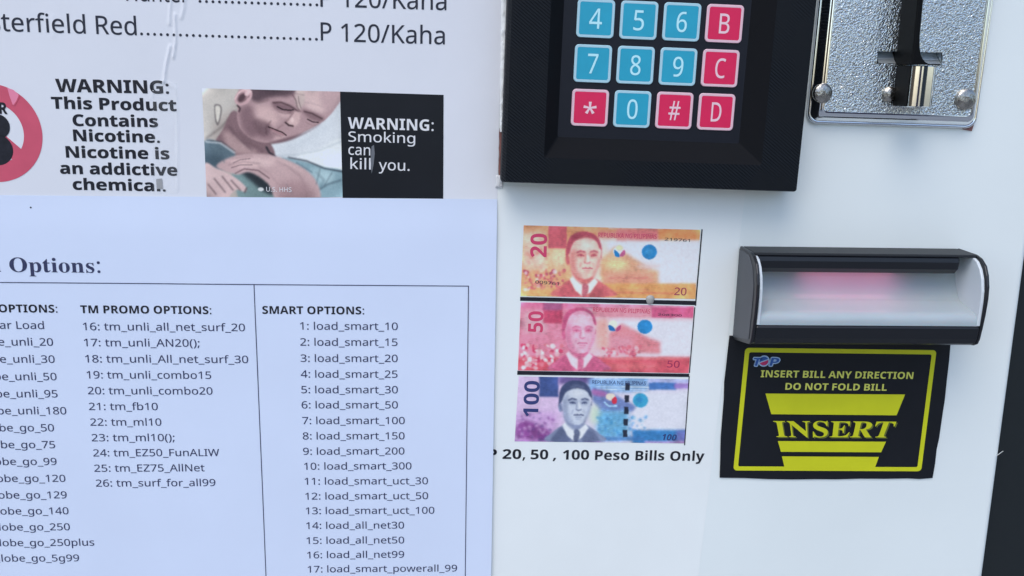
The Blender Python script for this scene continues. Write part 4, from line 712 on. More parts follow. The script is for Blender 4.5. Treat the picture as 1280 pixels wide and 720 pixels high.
for a_, b_ in (((110, 530), (165, 600)), ((150, 520), (205, 590)), ((195, 540), (240, 590)), ((80, 560), (120, 610))): cv.line([a_, b_], 6, (104, 78, 86), 4, .8)
cv.line([(272, 580), (262, 602)], 6, (60, 50, 60), 4, .8)
cv.ell(343, 586, 15, 10, (214, 222, 226), 2, .9); 
g_ = cv.C.mean(-1, keepdims=True); cv.C = cv.C*.66+g_*.34
for b_, a_ in ((34, 50), (14, 26), (4, 14)): cv.C = cv.C*(1+cv.blur(cv.rng.normal(0, 1, (cv.H, cv.W)), b_)[..., None]*a_/60*b_/14*.35)
cv.C = (cv.C-138)*1.18+134
cv.make('printed_photo', [at(*p, .35) for p in PB], s_price, .1, price, M['photo'])
ink = Ink()
q = [at(*p, .35) for p in ((425, 114.5), (554.5, 118.6), (554, 252), (428.4, 252))]
N = 8
for i in range(N):
    f = lambda t, a, b: (a[0]+(b[0]-a[0])*t, a[1]+(b[1]-a[1])*t)
    ink.poly([f(i/N, q[0], q[1]), f(i/N, q[3], q[2]), f((i+1)/N, q[3], q[2]), f((i+1)/N, q[0], q[1])], .1, s_price)
ink.make('black_print', M['black_card'], price)
for t, f_, x0, y0, x1, y1, cap in (('WARNING:', 'b', 435, 160.5, 542, 163.6, 4.1), ('Smoking', 'r', 435.5, 176.8, 519, 179, 3.7), ('can', 'r', 435.5, 193.2, 463, 194.2, 3.9),
        ('kill', 'r', 438, 211, 463.5, 211.8, 4.0), ('you.', 'r', 473.5, 212.3, 512, 213.5, 3.9), ('U.S. HHS', 'r', 333, 239.3, 364.5, 239.9, 1.7)):
    line_of('white_line', M['white_ink'], price, t, f_, x0, y0, x1, y1, cap, .2, s_price)
ink = Ink()
ink.poly([at(*p, .35) for p in ((464.5, 183), (467.5, 181), (468.5, 192), (467, 206), (464.6, 217), (463.2, 200))], .24, s_price)
ink.make('scuff', material('grey_scuff', ap(96, 102, 112), .4), price)
ink = Ink()
ink.poly([at(*p, .35) for p in ((195.5, 224), (202.5, 223), (203.5, 236), (196, 236))], .22, s_price)
ink.make('smudge', material('grey_smudge', ap(142, 146, 154), .5), price)
# worn clear tape over the wrinkle
tape = thing('clear_tape', 'strip of clear tape over the right side of the nicotine warning', 'tape', *at(206, 170))
def s_tape(X, Z): return s_price(X, Z)+.28
sheet_mesh('tape_film', [at(191, 101, .4), at(221.5, 104, .4), at(222.5, 243, .4), at(191, 242, .4)], s_tape, M['tape'], tape, 30, 60)

# ---------------------------------------------------------------- load options sheet (lower left)
ZT = at(300, 246, .5)[1]
def s_load(X, Z):
    t = sstep(-1, 15, ZT-Z)
    xr = X-at(618, 400)[0]
    return .58+.40*t+.16*np.sin(X*.035+.5)*np.sin(Z*.03+1)+.07*np.sin(X*.11+Z*.05)*np.sin(Z*.07-X*.03+1)+.22*np.exp(-(xr/5.)**2)*t
HL = .95
load = thing('load_options_sheet', 'bluish white sheet listing phone load options in columns, lower left', 'printed sheet', -80, -120)
c4 = [at(-60, 243.5, .4), at(621.6, 249, .4), at(613.5, 745, HL), at(-60, 745, HL)]
sheet_mesh('paper', c4, s_load, M['blue_paper'], load, 160, 140)
ink = Ink()
ink.text('n', 's', at(-13, 339.5, HL), at(1.5, 339.6, HL), 5.6, .09, s_load); ink.text('Options:', 's', at(12.5, 339.8, HL), at(125.7, 341, HL), 5.75, .09, s_load)
ink.make('title_lettering', M['ink_blue'], load)
hd = Ink(); body = Ink()
CT = 2.98
def row(I, t, f, x0, y0, x1, cap=CT):
    a = at(x0, y0, HL); b = at(x1, y0, HL); J = Ink(); J.text(t, f, a, (b[0], a[1]), cap, .09, s_load)
    J.make('heading_line' if f == 'b' else 'list_line', M['ink_bold'] if f == 'b' else M['ink_blue'], load)
row(hd, 'TM PROMO OPTIONS:', 'b', 100.8, 391.4, 264.5, 3.05); row(hd, 'SMART OPTIONS:', 'b', 328.2, 392, 455.3, 3.05)
a = at(72, 390.8, HL); W_ = 45.5; hd.text('GLOBE OPTIONS:', 'b', (a[0]-W_*.84, a[1]), a, 3.05, .09, s_load); hd.make('heading_line', M['ink_bold'], load)
c2 = ((16, 'tm_unli_all_net_surf_20', 104, 412.7, 306.5), (17, 'tm_unli_AN20();', 105.3, 432.7, 249.7), (18, 'tm_unli_All_net_surf_30', 106.8, 453, 310.5),
      (19, 'tm_unli_combo15', 108.7, 473, 264.3), (20, 'tm_unli_combo20', 110, 492.8, 266), (21, 'tm_fb10', 111.5, 512.5, 197.5), (22, 'tm_ml10', 113.2, 532, 202),
      (23, 'tm_ml10();', 115, 551.4, 218.5), (24, 'tm_EZ50_FunALIW', 117, 570.3, 274.3), (25, 'tm_EZ75_AllNet', 118.3, 589.4, 256), (26, 'tm_surf_for_all99', 120.3, 608, 269.5))
for n_, t, x0, y0, x1 in c2: row(body, '%d: %s' % (n_, t), 'r', x0, y0, x1)
c3 = ((1, 'load_smart_10', 375.3, 497.3), (2, 'load_smart_15', 375.5, 497), (3, 'load_smart_20', 376, 497.2), (4, 'load_smart_25', 376.2, 497), (5, 'load_smart_30', 376.8, 497.4),
      (6, 'load_smart_50', 377.2, 497.4), (7, 'load_smart_100', 378, 506), (8, 'load_smart_150', 378.6, 505.8), (9, 'load_smart_200', 379, 505.6), (10, 'load_smart_300', 380.3, 514.4),
      (11, 'load_smart_uct_30', 381, 535), (12, 'load_smart_uct_50', 381.7, 535.2), (13, 'load_smart_uct_100', 382.3, 543), (14, 'load_all_net30', 382.8, 505.2),
      (15, 'load_all_net50', 383.2, 505.3), (16, 'load_all_net99', 384, 505.2), (17, 'load_smart_powerall_99', 384.7, 571.3))
ybs = [411.75, 431.75, 452, 471.75, 491.25, 510.3, 530, 549.2, 568.3, 587, 605.8, 624.5, 642.8, 661.3, 680, 698, 715.75]
for (n_, t, x0, x1), y0 in zip(c3, ybs): row(body, '%d: %s' % (n_, t), 'r', x0, y0, x1)
c1 = (('1: Regular Load', 55.2, 411.3), ('2: globe_unli_20', 66.6, 432.2), ('3: globe_unli_30', 68.6, 453.6), ('4: globe_unli_50', 71, 475.3), ('5: globe_unli_95', 72.3, 496.7),
      ('6: globe_unli_180', 83.3, 517.8), ('7: globe_go_50', 68, 539), ('8: globe_go_75', 69.4, 560), ('9: globe_go_99', 71.3, 581), ('10: globe_go_120', 82.3, 602), ('11: globe_go_129', 84, 622.6),
      ('12: globe_go_140', 86.3, 642.4), ('13: globe_go_250', 88, 662.3), ('14: globe_go_250plus', 118.4, 681.6), ('15: globe_go_5g99', 99.5, 701))
lo, hi = width('r', '10: load_smart_300'); a = at(380.3, 587, HL); b = at(514.4, 587, HL); sc_ = (b[0]-a[0])/(hi-lo)
for t, x1, y0 in c1:
    lo, hi = width('r', t); b = at(x1, y0, HL); body = Ink(); body.text(t, 'r', (b[0]-(hi-lo)*sc_, b[1]), b, CT, .09, s_load); body.make('list_line', M['ink_blue'], load)
for p0, p1 in (((-60, 352.6), (586, 357.6)), ((317.6, 355.3), (333.5, 745)), ((585.6, 357.5), (581.3, 745))):
    ln = Ink(); ln.bar(at(*p0, HL), at(*p1, HL), .34, .09, s_load, 20); ln.make('table_rule', M['ink_blue'], load)
ln = Ink(); ln.ring(at(38, 259.5, HL), 0, .35, n=8, h=.09, sheet=s_load); ln.make('ink_speck', M['ink'], load)

# ---------------------------------------------------------------- peso bills sheet (middle)
def s_peso(X, Z): return .10+.04*np.sin(X*.07)*np.sin(Z*.06+2)
peso = thing('bills_sheet', 'white sheet with pictures of three peso bills, below the keypad', 'printed sheet', 50, -100)
sheet_mesh('paper', [at(600, 232, .15), at(932.3, 236, .15), at(868, 760, .15), at(592, 760, .15)], s_peso, M['bill_paper'], peso, 60, 60)
flat = lambda X, Z: s_peso(X, Z)
def portrait(cv, cx, cy, sx, sy, dark, mid, light, white, mood=1., fh=1., jaw=1.):
    """a plain printed head and shoulders, turned a little to the right"""
    P = lambda *a: [(cx+x*sx, cy+y*sy) for x, y in a]
    B = sy*.03
    cv.poly(P((-1.75, 1.75), (-1.35, 1.3), (-.8, 1.02), (-.3, .95), (.5, .95), (1.0, 1.15), (1.45, 1.4), (1.7, 1.75)), mid, B)
    cv.poly(P((-1.5, 1.75), (-1.2, 1.35), (-.85, 1.1), (-.6, 1.35), (-.3, 1.75)), dark, B*1.4, .55)
    cv.poly(P((.35, 1.75), (.8, 1.2), (1.2, 1.4), (1.4, 1.75)), dark, B*1.6, .45)
    cv.poly(P((-.82, 1.0), (-.55, .85), (.05, 1.22), (.6, .95), (.78, 1.12), (.35, 1.6), (-.1, 1.75), (-.5, 1.5)), white, B, 1, False)
    cv.poly(P((-.62, .45), (.5, .7), (.48, 1.0), (.08, 1.25), (-.35, 1.12), (-.62, .85)), mid, B*1.5, .9)
    cv.poly(P((-.08, 1.22), (.16, 1.22), (.26, 1.38), (.12, 1.75), (-.12, 1.75), (-.1, 1.4)), dark, B, .8)
    cv.poly(P((-1.03, .12), (-1.0, -.4), (-.78, -.8), (-.3, -1.0), (.25, -1.0), (.72, -.82), (.98, -.42), (.98, .05), (.9, .12), (.85, -.3), (-.8, -.1), (-.78, .32), (-.92, .3)), dark, B)
    cv.poly(P((-.84, .12), (-.78, -.2*fh), (-.6, -.54*fh), (-.22, -.72*fh), (.25, -.75*fh), (.68, -.6*fh), (.87, -.25), (.9, .1), (.84*jaw, .42), (.64*jaw, .74), (.34*jaw, .95), (.02, 1.0), (-.36*jaw, .9), (-.66*jaw, .62)), light, B)
    cv.poly(P((-.84, .1), (-.72, -.2), (-.52, -.36), (-.48, .05), (-.46, .45), (-.2, .85), (0, 1.0), (-.4, .92), (-.72, .58)), mid, B*2.6, .75)
    cv.poly(P((.88, .0), (.9, .3), (.7, .72), (.45, .88), (.66, .5), (.78, .2)), mid, B*1.8, .6)
    cv.poly(P((-.2, -.56), (.3, -.58), (.6, -.4), (.3, -.28), (-.2, -.3)), white, B*4, .7)
    cv.ell(cx-.93*sx, cy+.2*sy, .11*sx, .2*sy, mid, B); cv.line(P((-.95, .1), (-.9, .3)), sx*.05, dark, B*.7, .6)
    for e in (-.2, .52): cv.ell(cx+e*sx, cy-.04*sy, .26*sx, .12*sy, mid, B*2, .75)
    cv.line(P((-.42, -.13), (-.22, -.2), (.04, -.15)), sx*.085, dark, B*.9, .9*mood); cv.line(P((.36, -.15), (.56, -.2), (.76, -.14)), sx*.08, dark, B*.9, .9*mood)
    cv.line(P((-.34, -.01), (-.18, -.04), (-.02, .01)), sx*.07, dark, B*.7, .9*mood); cv.line(P((.4, .01), (.54, -.04), (.68, 0)), sx*.07, dark, B*.7, .9*mood)
    cv.ell(cx-.17*sx, cy, .05*sx, .04*sy, dark, B*.5, .8); cv.ell(cx+.54*sx, cy, .05*sx, .04*sy, dark, B*.5, .8)
    cv.line(P((.1, -.08), (.06, .14), (.03, .28)), sx*.07, mid, B*1.2, .9); cv.line(P((.2, 0), (.26, .24)), sx*.1, white, B, .8)
    cv.line(P((.04, .3), (.16, .34), (.34, .3)), sx*.07, dark, B*.8, .65); cv.line(P((-.16, .3), (-.24, .5)), sx*.06, mid, B*1.2, .7); cv.line(P((.5, .32), (.56, .48)), sx*.05, mid, B*1.2, .6)
    cv.line(P((-.1, .55), (.1, .53), (.2, .55), (.32, .53), (.46, .56)), sx*.075, dark, B*.7, .85); cv.line(P((.02, .64), (.34, .64)), sx*.07, mid, B, .8); cv.line(P((.02, .74), (.32, .74)), sx*.05, mid, B*1.2, .7)
    cv.line(P((-.3, -.72), (.1, -.8), (.5, -.7)), sx*.1, mid, B*1.5, .5)
def engrave(cv):
    """fine uneven printed texture over a whole bill"""
    n_ = cv.blur(cv.rng.normal(0, 1, (cv.H, cv.W)), 5); m_ = cv.blur(cv.rng.normal(0, 1, (cv.H, cv.W)), 22)
    k_ = 1+.055*np.sin(cv.y*.9+3*np.sin(cv.x*.02)+n_*6)+n_*.16+m_*.8
    g_ = cv.C.mean(-1, keepdims=True); wt = np.clip((cv.C.max(-1)-cv.C.min(-1)-12)/60, .12, 1)
    cv.C = (cv.C*.9+g_*.1)*(1+(k_-1)*wt)[..., None]
def building(cv, x, y, w, h, c, b=3):
    cv.poly([(x, y+h), (x, y+.35*h), (x+.25*w, y), (x+.8*w, y+.5*h), (x+w, y+.62*h), (x+w, y+h)], c, b, .8, False)
    
# 20
Q20 = [(654.6, 281.6), (875.3, 287.2), (869, 373.6), (650.8, 370)]
z = lambda P, ox, oy: [((x-ox)*4, (y-oy)*4) for x, y in P]
cv = Canvas(300, 118, z(Q20, 610, 260), (232, 214, 214))
cv.rect(160, 60, 420, 460, (236, 170, 120), 10, .95); cv.rect(160, 60, 1100, 150, (236, 160, 112), 10, .95)
cv.rect(175, 120, 290, 300, (240, 205, 190), 16, .8); cv.ell(350, 250, 50, 60, (248, 214, 180), 24, .8); cv.ell(590, 290, 110, 80, (244, 212, 190), 30, .8); cv.speck(180, 200, 300, 330, [(226, 120, 110), (246, 210, 190)], 30, 12, 6, .5)
cv.rect(640, 95, 850, 165, (224, 120, 120), 6, .75); cv.rect(850, 104, 1100, 160, (236, 140, 86), 5, .95)
cv.rect(546, 116, 845, 146, (226, 110, 130), 7, .6); cv.rect(600, 92, 1100, 104, (232, 186, 170), 3, .9)
cv.rect(300, 60, 392, 200, (204, 84, 104), 3, .9); cv.rect(284, 405, 382, 470, (198, 96, 118), 4, .9)
cv.rect(595, 165, 1100, 375, (218, 224, 236), 8, .95)
building(cv, 560, 190, 290, 200, (236, 158, 112), 8); cv.rect(575, 320, 820, 380, (232, 150, 128), 8, .8); cv.rect(600, 345, 800, 352, (206, 112, 110), 3, .5)
cv.ell(640, 280, 60, 22, (250, 226, 160), 14, .8); cv.ell(800, 290, 60, 12, (232, 200, 200), 8, .8)
cv.rect(160, 400, 560, 470, (238, 174, 110), 6, .95); cv.rect(530, 376, 1040, 470, (240, 166, 98), 5, .95); cv.line([(540, 420), (930, 425)], 8, (226, 110, 96), 4, .6); cv.line([(540, 405), (800, 408)], 5, (226, 120, 110), 4, .6)
cv.speck(180, 310, 380, 410, [(190, 70, 104), (246, 220, 224), (226, 130, 120), (214, 90, 110)], 70, 9, 3, .8)
portrait(cv, 478, 236, 88, 117, (188, 76, 96), (216, 112, 112), (240, 200, 184), (246, 234, 228))
cv.ell(804, 218, 38, 37, (40, 140, 212), 2); cv.ell(800, 214, 18, 14, (70, 166, 226), 6, .6)
cv.ell(648, 216, 26, 26, (226, 226, 228), 2); cv.poly([(628, 208), (650, 222), (656, 242), (634, 240)], (24, 120, 190), 2); cv.poly([(655, 235), (676, 208), (684, 226), (668, 242)], (190, 90, 140), 2); cv.poly([(636, 196), (654, 212), (672, 198), (656, 184)], (232, 216, 170), 3)
engrave(cv)
B20 = cv.make('printed_bill', [at(*p) for p in Q20], s_peso, .09, peso, M['photo'])
# 50
Q50 = [(651, 377.8), (867.3, 382.5), (860.6, 466.3), (647.3, 462.7)]
cv = Canvas(300, 118, z(Q50, 610, 260), (226, 190, 204))
cv.rect(140, 468, 420, 860, (222, 120, 150), 14, .85); cv.rect(140, 468, 1060, 500, (214, 104, 146), 8, .9)
cv.rect(180, 520, 290, 620, (230, 196, 206), 12, .7); cv.rect(275, 470, 370, 575, (196, 64, 100), 4, .9); cv.rect(275, 470, 370, 510, (150, 92, 140), 5, .7)
cv.rect(520, 495, 815, 545, (222, 130, 150), 5, .8); cv.rect(815, 495, 1060, 548, (202, 70, 120), 4, .85); cv.rect(560, 470, 1060, 494, (226, 150, 184), 4, .8)
cv.rect(590, 560, 1060, 740, (216, 222, 236), 8, .95)
building(cv, 600, 575, 260, 150, (226, 110, 122), 8); cv.rect(600, 640, 720, 740, (228, 150, 172), 14, .8)
cv.rect(540, 555, 600, 700, (234, 160, 150), 10, .8)
cv.speck(560, 690, 760, 745, [(224, 110, 130), (240, 190, 200), (206, 90, 120)], 60, 9, 3, .8)
cv.rect(140, 745, 1060, 860, (222, 84, 104), 6, .95); cv.poly([(520, 752), (820, 745), (1030, 748), (820, 758)], (232, 130, 130), 4, .7); cv.ell(700, 790, 160, 14, (236, 130, 130), 10, .6)
cv.speck(170, 680, 370, 800, [(200, 50, 92), (250, 226, 230), (228, 120, 140), (236, 180, 190)], 90, 11, 3, .85)
portrait(cv, 455, 612, 84, 114, (198, 80, 126), (212, 104, 146), (230, 178, 202), (236, 206, 220), .75, 1.14, 1.08)
cv.ell(782, 592, 38, 35, (36, 136, 208), 2); cv.ell(622, 580, 22, 20, (226, 226, 214), 2); cv.poly([(600, 585), (620, 590), (634, 612), (606, 610)], (24, 110, 186), 2); cv.poly([(640, 600), (660, 584), (660, 604), (640, 616)], (180, 70, 120), 2)
engrave(cv)
B50 = cv.make('printed_bill', [at(*p) for p in Q50], s_peso, .09, peso, M['photo'])
# 100 (zoom origin 610,430)
Q100 = [(648.4, 470.3), (861, 474), (855, 554), (643.2, 551.5)]
cv = Canvas(300, 118, z(Q100, 610, 430), (206, 204, 228))
cv.rect(120, 150, 380, 520, (206, 180, 220), 14, .9); cv.rect(255, 160, 350, 262, (52, 76, 140), 4, .95); cv.rect(350, 160, 520, 200, (92, 74, 140), 8, .9)
cv.rect(500, 170, 800, 240, (120, 170, 224), 8, .9); cv.rect(800, 170, 1010, 196, (168, 180, 230), 6, .9); cv.rect(802, 192, 940, 228, (58, 112, 190), 4, .95); cv.rect(930, 195, 1010, 222, (140, 110, 190), 5, .9)
cv.line([(540, 212), (800, 216)], 5, (220, 236, 246), 2, .8); cv.line([(540, 224), (800, 228)], 4, (220, 236, 246), 2, .8)
cv.rect(720, 238, 1010, 440, (212, 218, 234), 10, .95)
cv.poly([(520, 215), (600, 235), (740, 310), (720, 335), (560, 335), (520, 280)], (92, 116, 180), 6, .9, False); cv.poly([(520, 225), (590, 240), (580, 262), (520, 250)], (180, 100, 170), 6, .8)
cv.rect(540, 330, 700, 470, (78, 164, 214), 12, .85); cv.ell(530, 350, 26, 50, (196, 224, 196), 14, .8)
cv.speck(540, 360, 790, 470, [(50, 140, 204), (130, 196, 226), (60, 130, 200), (120, 180, 220)], 110, 7, 4, .55)
cv.rect(720, 428, 1010, 500, (44, 124, 196), 6, .95); cv.rect(940, 432, 1010, 500, (128, 124, 206), 8, .8); cv.rect(500, 462, 780, 484, (60, 120, 190), 5, .8); cv.rect(780, 484, 1010, 500, (208, 160, 214), 5, .8)
cv.rect(120, 476, 560, 502, (176, 130, 200), 6, .9); cv.rect(250, 458, 560, 482, (72, 64, 130), 4, .9)
cv.rect(120, 340, 340, 470, (176, 130, 196), 16, .6)
cv.poly([(150, 400), (190, 380), (300, 430), (300, 470), (150, 470)], (126, 52, 136), 8, .8)
cv.speck(150, 340, 330, 470, [(120, 60, 140), (196, 150, 210), (100, 70, 140), (206, 176, 220)], 80, 8, 4, .55)
portrait(cv, 436, 293, 82, 110, (60, 72, 112), (126, 140, 176), (190, 202, 222), (216, 224, 234), 1., .86, .94)
for i, y_ in enumerate((212, 272, 330, 390, 446)): cv.rect(684-i*3, y_-18, 706-i*3, y_+17, (30, 36, 56), 2, .95)
cv.ell(760, 280, 38, 36, (52, 160, 208), 3); cv.ell(756, 276, 16, 14, (40, 130, 200), 5, .7); cv.ell(610, 262, 24, 18, (232, 214, 200), 3); cv.poly([(616, 276), (636, 262), (642, 290), (622, 298)], (206, 44, 70), 2); cv.line([(580, 290), (600, 308), (640, 308)], 7, (170, 220, 246), 3)
engrave(cv)
B100 = cv.make('printed_bill', [at(*p) for p in Q100], s_peso, .09, peso, M['photo'])
B20['label'] = 'orange twenty peso bill'; B50['label'] = 'red fifty peso bill'; B100['label'] = 'blue and violet hundred peso bill'
for P in ([(650.2, 371), (869.2, 376), (868.7, 381.2), (650, 375.8)], [(646.6, 463.2), (861.4, 467), (861.2, 471), (646.4, 468.2)]):
    I = Ink(); I.poly([at(*p) for p in P][::-1], .12, s_peso); I.make('black_rule', M['ink_bold'], peso)
for p0, p1, w in (((877.4, 286.5), (869.2, 382), .5), ((868.3, 384), (861.6, 466), .42), ((861.3, 470), (855.6, 556.3), .42)):
    I = Ink(); I.bar(at(*p0), at(*p1), w, .12, s_peso, 6); I.make('black_rule', M['ink_bold'], peso)
for t, x0, x1 in (('P', 609.5, 621), ('20,', 628, 656.4), ('50', 663.2, 685), (',', 690.8, 695), ('100', 703.3, 736), ('Peso', 743.5, 786), ('Bills', 794, 830), ('Only', 837.3, 880)):
    y = 573.4+(x0-628)*.011; a = at(x0, y); b = at(x1, y); ink = Ink(); ink.text(t, 'b', a, (b[0], a[1]-(b[0]-a[0])*.004), 4.15, .09, s_peso); ink.make('caption_word', M['ink_bold'], peso)
m1 = material('magenta_ink', ap(196, 62, 104), .5); m2 = material('plum_ink', ap(150, 40, 84), .5); m3 = material('navy_ink', ap(44, 56, 112), .5)
def bill_text(name, parent, mat, t, f_, x0, y0, x1, y1, cap, **kw):
    I = Ink(); I.text(t, f_, at(x0, y0), at(x1, y1), cap, .16, s_peso, **kw); return I.make(name, mat, parent)
bill_text('bill_title', B20, m1, 'REPUBLIKA NG PILIPINAS', 'r', 747.5, 296.3, 820.5, 298.6, 1.75)
bill_text('bill_title', B50, m1, 'REPUBLIKA NG PILIPINAS', 'r', 741, 389.2, 812.5, 391.8, 1.7)
bill_text('bill_title', B100, m3, 'REPUBLIKA NG PILIPINAS', 'r', 740, 479.5, 807, 481.3, 1.5)
bill_text('side_numeral', B20, m1, '20', 'b', 683, 321.5, 683.8, 292, 6.3)
bill_text('side_numeral', B50, m1, '50', 'b', 678.2, 415.2, 679.2, 389, 5.8)
bill_text('side_numeral', B100, m3, '100', 'b', 672.4, 520.5, 674.5, 476, 6.0)
bill_text('corner_numeral', B20, m2, '20', 'r', 842.5, 368.5, 857.5, 369, 3.0)
bill_text('corner_numeral', B50, m2, '50', 'r', 833.5, 458.8, 849, 459.4, 2.8)
bill_text('corner_numeral', B100, m3, '100', 'b', 826.5, 549.5, 844.5, 550.5, 2.6, shear=.15)
bill_text('serial_number', B20, M['ink'], '219761', 'r', 830.5, 300.5, 862, 302.3, 1.1)
bill_text('serial_number', B20, M['ink'], '009761', 'r', 669, 354, 698, 356.5, 1.2)
bill_text('serial_number', B50, M['ink'], '208300', 'r', 822, 394, 852, 395.4, .8)
# grey glue blob over the black rule
bx, bz = at(812.5, 374.5); V = []; F = []; n = 20
for k_, (r_, h_) in enumerate(((1.0, .1), (.95, .55), (.7, .95), (.35, 1.15))):
    for i in range(n):
        t = 2*math.pi*i/n; V.append((bx+1.7*r_*math.cos(t)*(1+.1*math.sin(3*t)), bz+2.1*r_*math.sin(t)*(1+.08*math.cos(2*t)), h_*.9))
V.append((bx, bz, 1.1))
for k_ in range(3):
    for i in range(n): F.append((k_*n+i, k_*n+(i+1) % n, (k_+1)*n+(i+1) % n, (k_+1)*n+i))
F += [(3*n+i, 3*n+(i+1) % n, 4*n) for i in range(n)]
gb = thing('glue_blob', 'small grey blob of glue between the orange and the red bill pictures', 'glue', bx, bz)
part('dried_glue', V, F, M['glue'], gb, smooth=True)

# ---------------------------------------------------------------- keypad box
K0 = at(631.0, 228.2, 12); K1 = at(996.3, 240.3, 12); ka = math.atan2(K1[1]-K0[1], K1[0]-K0[0]); KW = math.dist(K0, K1)
def kl(x, z):   # local keypad frame -> panel mm
    return (K0[0]+x*math.cos(ka)-z*math.sin(ka), K0[1]+x*math.sin(ka)+z*math.cos(ka))
def k_inv(p):
    dx, dz = p[0]-K0[0], p[1]-K0[1]; return (dx*math.cos(ka)+dz*math.sin(ka), -dx*math.sin(ka)+dz*math.cos(ka))
pad = thing('keypad', 'black boxed keypad with blue number keys and red letter keys', 'keypad', *kl(KW/2, 0))
KH = KW*.98+14
il = k_inv(at(682, 150, 11.8)); ir = k_inv(at(957, 150, 11.8)); ib = k_inv(at(820, 202, 11.8))
ml = k_inv(at(697, 150, 7)); mr = k_inv(at(927, 150, 7)); mb = k_inv(at(820, 176.5, 7))
mt = KH-16
L = lambda x0, z0, x1, z1, r: [kl(*p) for p in rr(x0, z0, x1, z1, r, 4)]
top_in = KH-(ib[1]); 
loops = [(L(-1.3, -.2, KW+.2, KH+.3, .8), .05), (L(-1.3, -.1, KW+.1, KH+.2, .8), 9.6), (L(-.9, 0, KW, KH, .8), 10.4), (L(.2, .3, KW-.3, KH-.4, .8), 12),
         (L(il[0], ib[1], ir[0], top_in, .8), 12), (L(il[0]+.6, ib[1]+.6, ir[0]-.6, top_in-.6, .8), 11.4),
         (L(ml[0], mb[1], mr[0], top_in-6, .8), 7.2), (L(ml[0]+.4, mb[1]+.4, mr[0]-.4, top_in-6.4, .8), 6.9)]
V, F = loft(loops, cap_end=False); bz = part('bezel', V, F, M['ribbed'], pad, auto=35); bz.data.materials.append(M['bezel_smooth'])
nl = len(loops[0][0])
for i_, p_ in enumerate(bz.data.polygons): p_.material_index = 1 if i_//nl >= 4 else 0
V, F = loft([(L(ml[0]-.3, mb[1]-.3, mr[0]+.3, top_in-5.7, .5), 6.2), (L(ml[0]-.3, mb[1]-.3, mr[0]+.3, top_in-5.7, .5), 7.0)])
part('membrane', V, F, M['membrane'], pad)
ko = at(744.6, 23.3, 7.3); kx = at(905.5, 29.6, 7.3); kz = at(737.4, 134.8, 7.3)
ko, kx, kz = k_inv(ko), k_inv(kx), k_inv(kz)
px_, pz_ = (kx[0]-ko[0])/3, (kz[1]-ko[1])/2; kskx, kskz = (kz[0]-ko[0])/2, (kx[1]-ko[1])/3
first = {}
for r_, row_ in enumerate(('456B', '789C', '*0#D')):
    for c_, ch in enumerate(row_):
        cx, cz = kl(ko[0]+px_*c_+kskx*r_, ko[1]+pz_*r_+kskz*c_)
        red = ch in '*#BCD'; w, h_ = abs(px_)*.866, abs(pz_)*.845
        RR = lambda s, r: [(cx+p[0]*math.cos(ka)-p[1]*math.sin(ka), cz+p[0]*math.sin(ka)+p[1]*math.cos(ka)) for p in rr(-w/2+s, -h_/2+s, w/2-s, h_/2-s, r, 5)]
        V, F = loft([(RR(0, 1.5), 7.0), (RR(0, 1.5), 7.35), (RR(.15, 1.4), 7.5), (RR(.9, .75), 7.5), (RR(1.0, .7), 7.42)])
        kp = part('key', V, F, M['key_pink'] if red else M['key_blue'], pad)
        kp['label'] = 'red key marked %s' % {'*': 'with a star', '#': 'with a hash'}.get(ch, ch) if red else 'blue key marked %s' % ch
        V, F = loft([(RR(1.0, .7), 7.43), (RR(1.05, .65), 7.5)]); part('key_face', V, F, M['crimson'] if red else M['cyan'], kp)
        I = Ink(); adv, pts, _ = glyph('r', ch); gw = max(p[0] for p in pts)-min(p[0] for p in pts)
        cap = 6.9; ww = {'*': 4.9, '#': 4.4, '4': 4.6, '0': 3.9}.get(ch, 3.8); up = -.5*cap
        if ch == '*': cap = 6.9; up = -.75*cap
        ca_, sa_ = math.cos(ka), math.sin(ka)
        b0 = (cx-ww/2*ca_-up*sa_, cz-ww/2*sa_+up*ca_); b1 = (b0[0]+ww*ca_, b0[1]+ww*sa_)
        I.text(ch, 'r', b0, b1, cap, 7.56); I.make('legend', M['leg_pink'] if red else M['leg_blue'], kp)
# ragged cut edge and torn strip showing along the left of the keypad
edge = thing('torn_tape_strip', 'crumpled strip of whitish tape along the left side of the keypad box', 'tape', *at(629, 80))
rng = random.Random(5); V = []; F = []; n = 60
for i in range(n+1):
    y = -30+i*(195/n)
    xl = 626.6-(y/165)*2.2+rng.uniform(-.25, .25); xr = 635.0-(y/165)*5.6+rng.uniform(-.3, .3)
    for k_, (t, hh) in enumerate(((0, .3), (.33, .9+rng.uniform(-.35, .35)), (.66, .8+rng.uniform(-.4, .4)), (1, .5))):
        p = at(xl+(xr-xl)*t, y, .5); V.append((p[0], p[1], hh))
for i in range(n):
    for k_ in range(3): a = i*4+k_; F.append((a, a+4, a+5, a+1))
part('tape_film', V, F, M['torn'], edge, smooth=True)
V = []; F = []
for i in range(13):
    y = 160+i*5; w_ = (1-abs(i-6)/9)
    a = at(624.3-.1*i+rng.uniform(-.4, .4), y, .5); b = at(631, y, .5); V += [(a[0], a[1], .42), (b[0], b[1], .5)]
F = [(i*2, i*2+2, i*2+3, i*2+1) for i in range(12)]
part('bare_cut_edge', V, F, M['wood'], machine)
V = []; F = []; n = 8
for j in range(n+1):
    for i in range(n+1):
        p = at(620+i*1.1-j*.1, 219+j*2.0, .5); V.append((p[0], p[1], .45+(.1+rng.uniform(0, .55))*(i not in (0, n))*(j not in (0, n))))
for j in range(n):
    for i in range(n): a = j*(n+1)+i; F.append((a, a+n+1, a+n+2, a+1))
cr = thing('crumpled_paper_scrap', 'tiny crumpled white paper scrap at the lower left corner of the keypad box', 'paper scrap', *at(623, 228)); part('scrap', V, F, M['scrap'], cr, smooth=True)

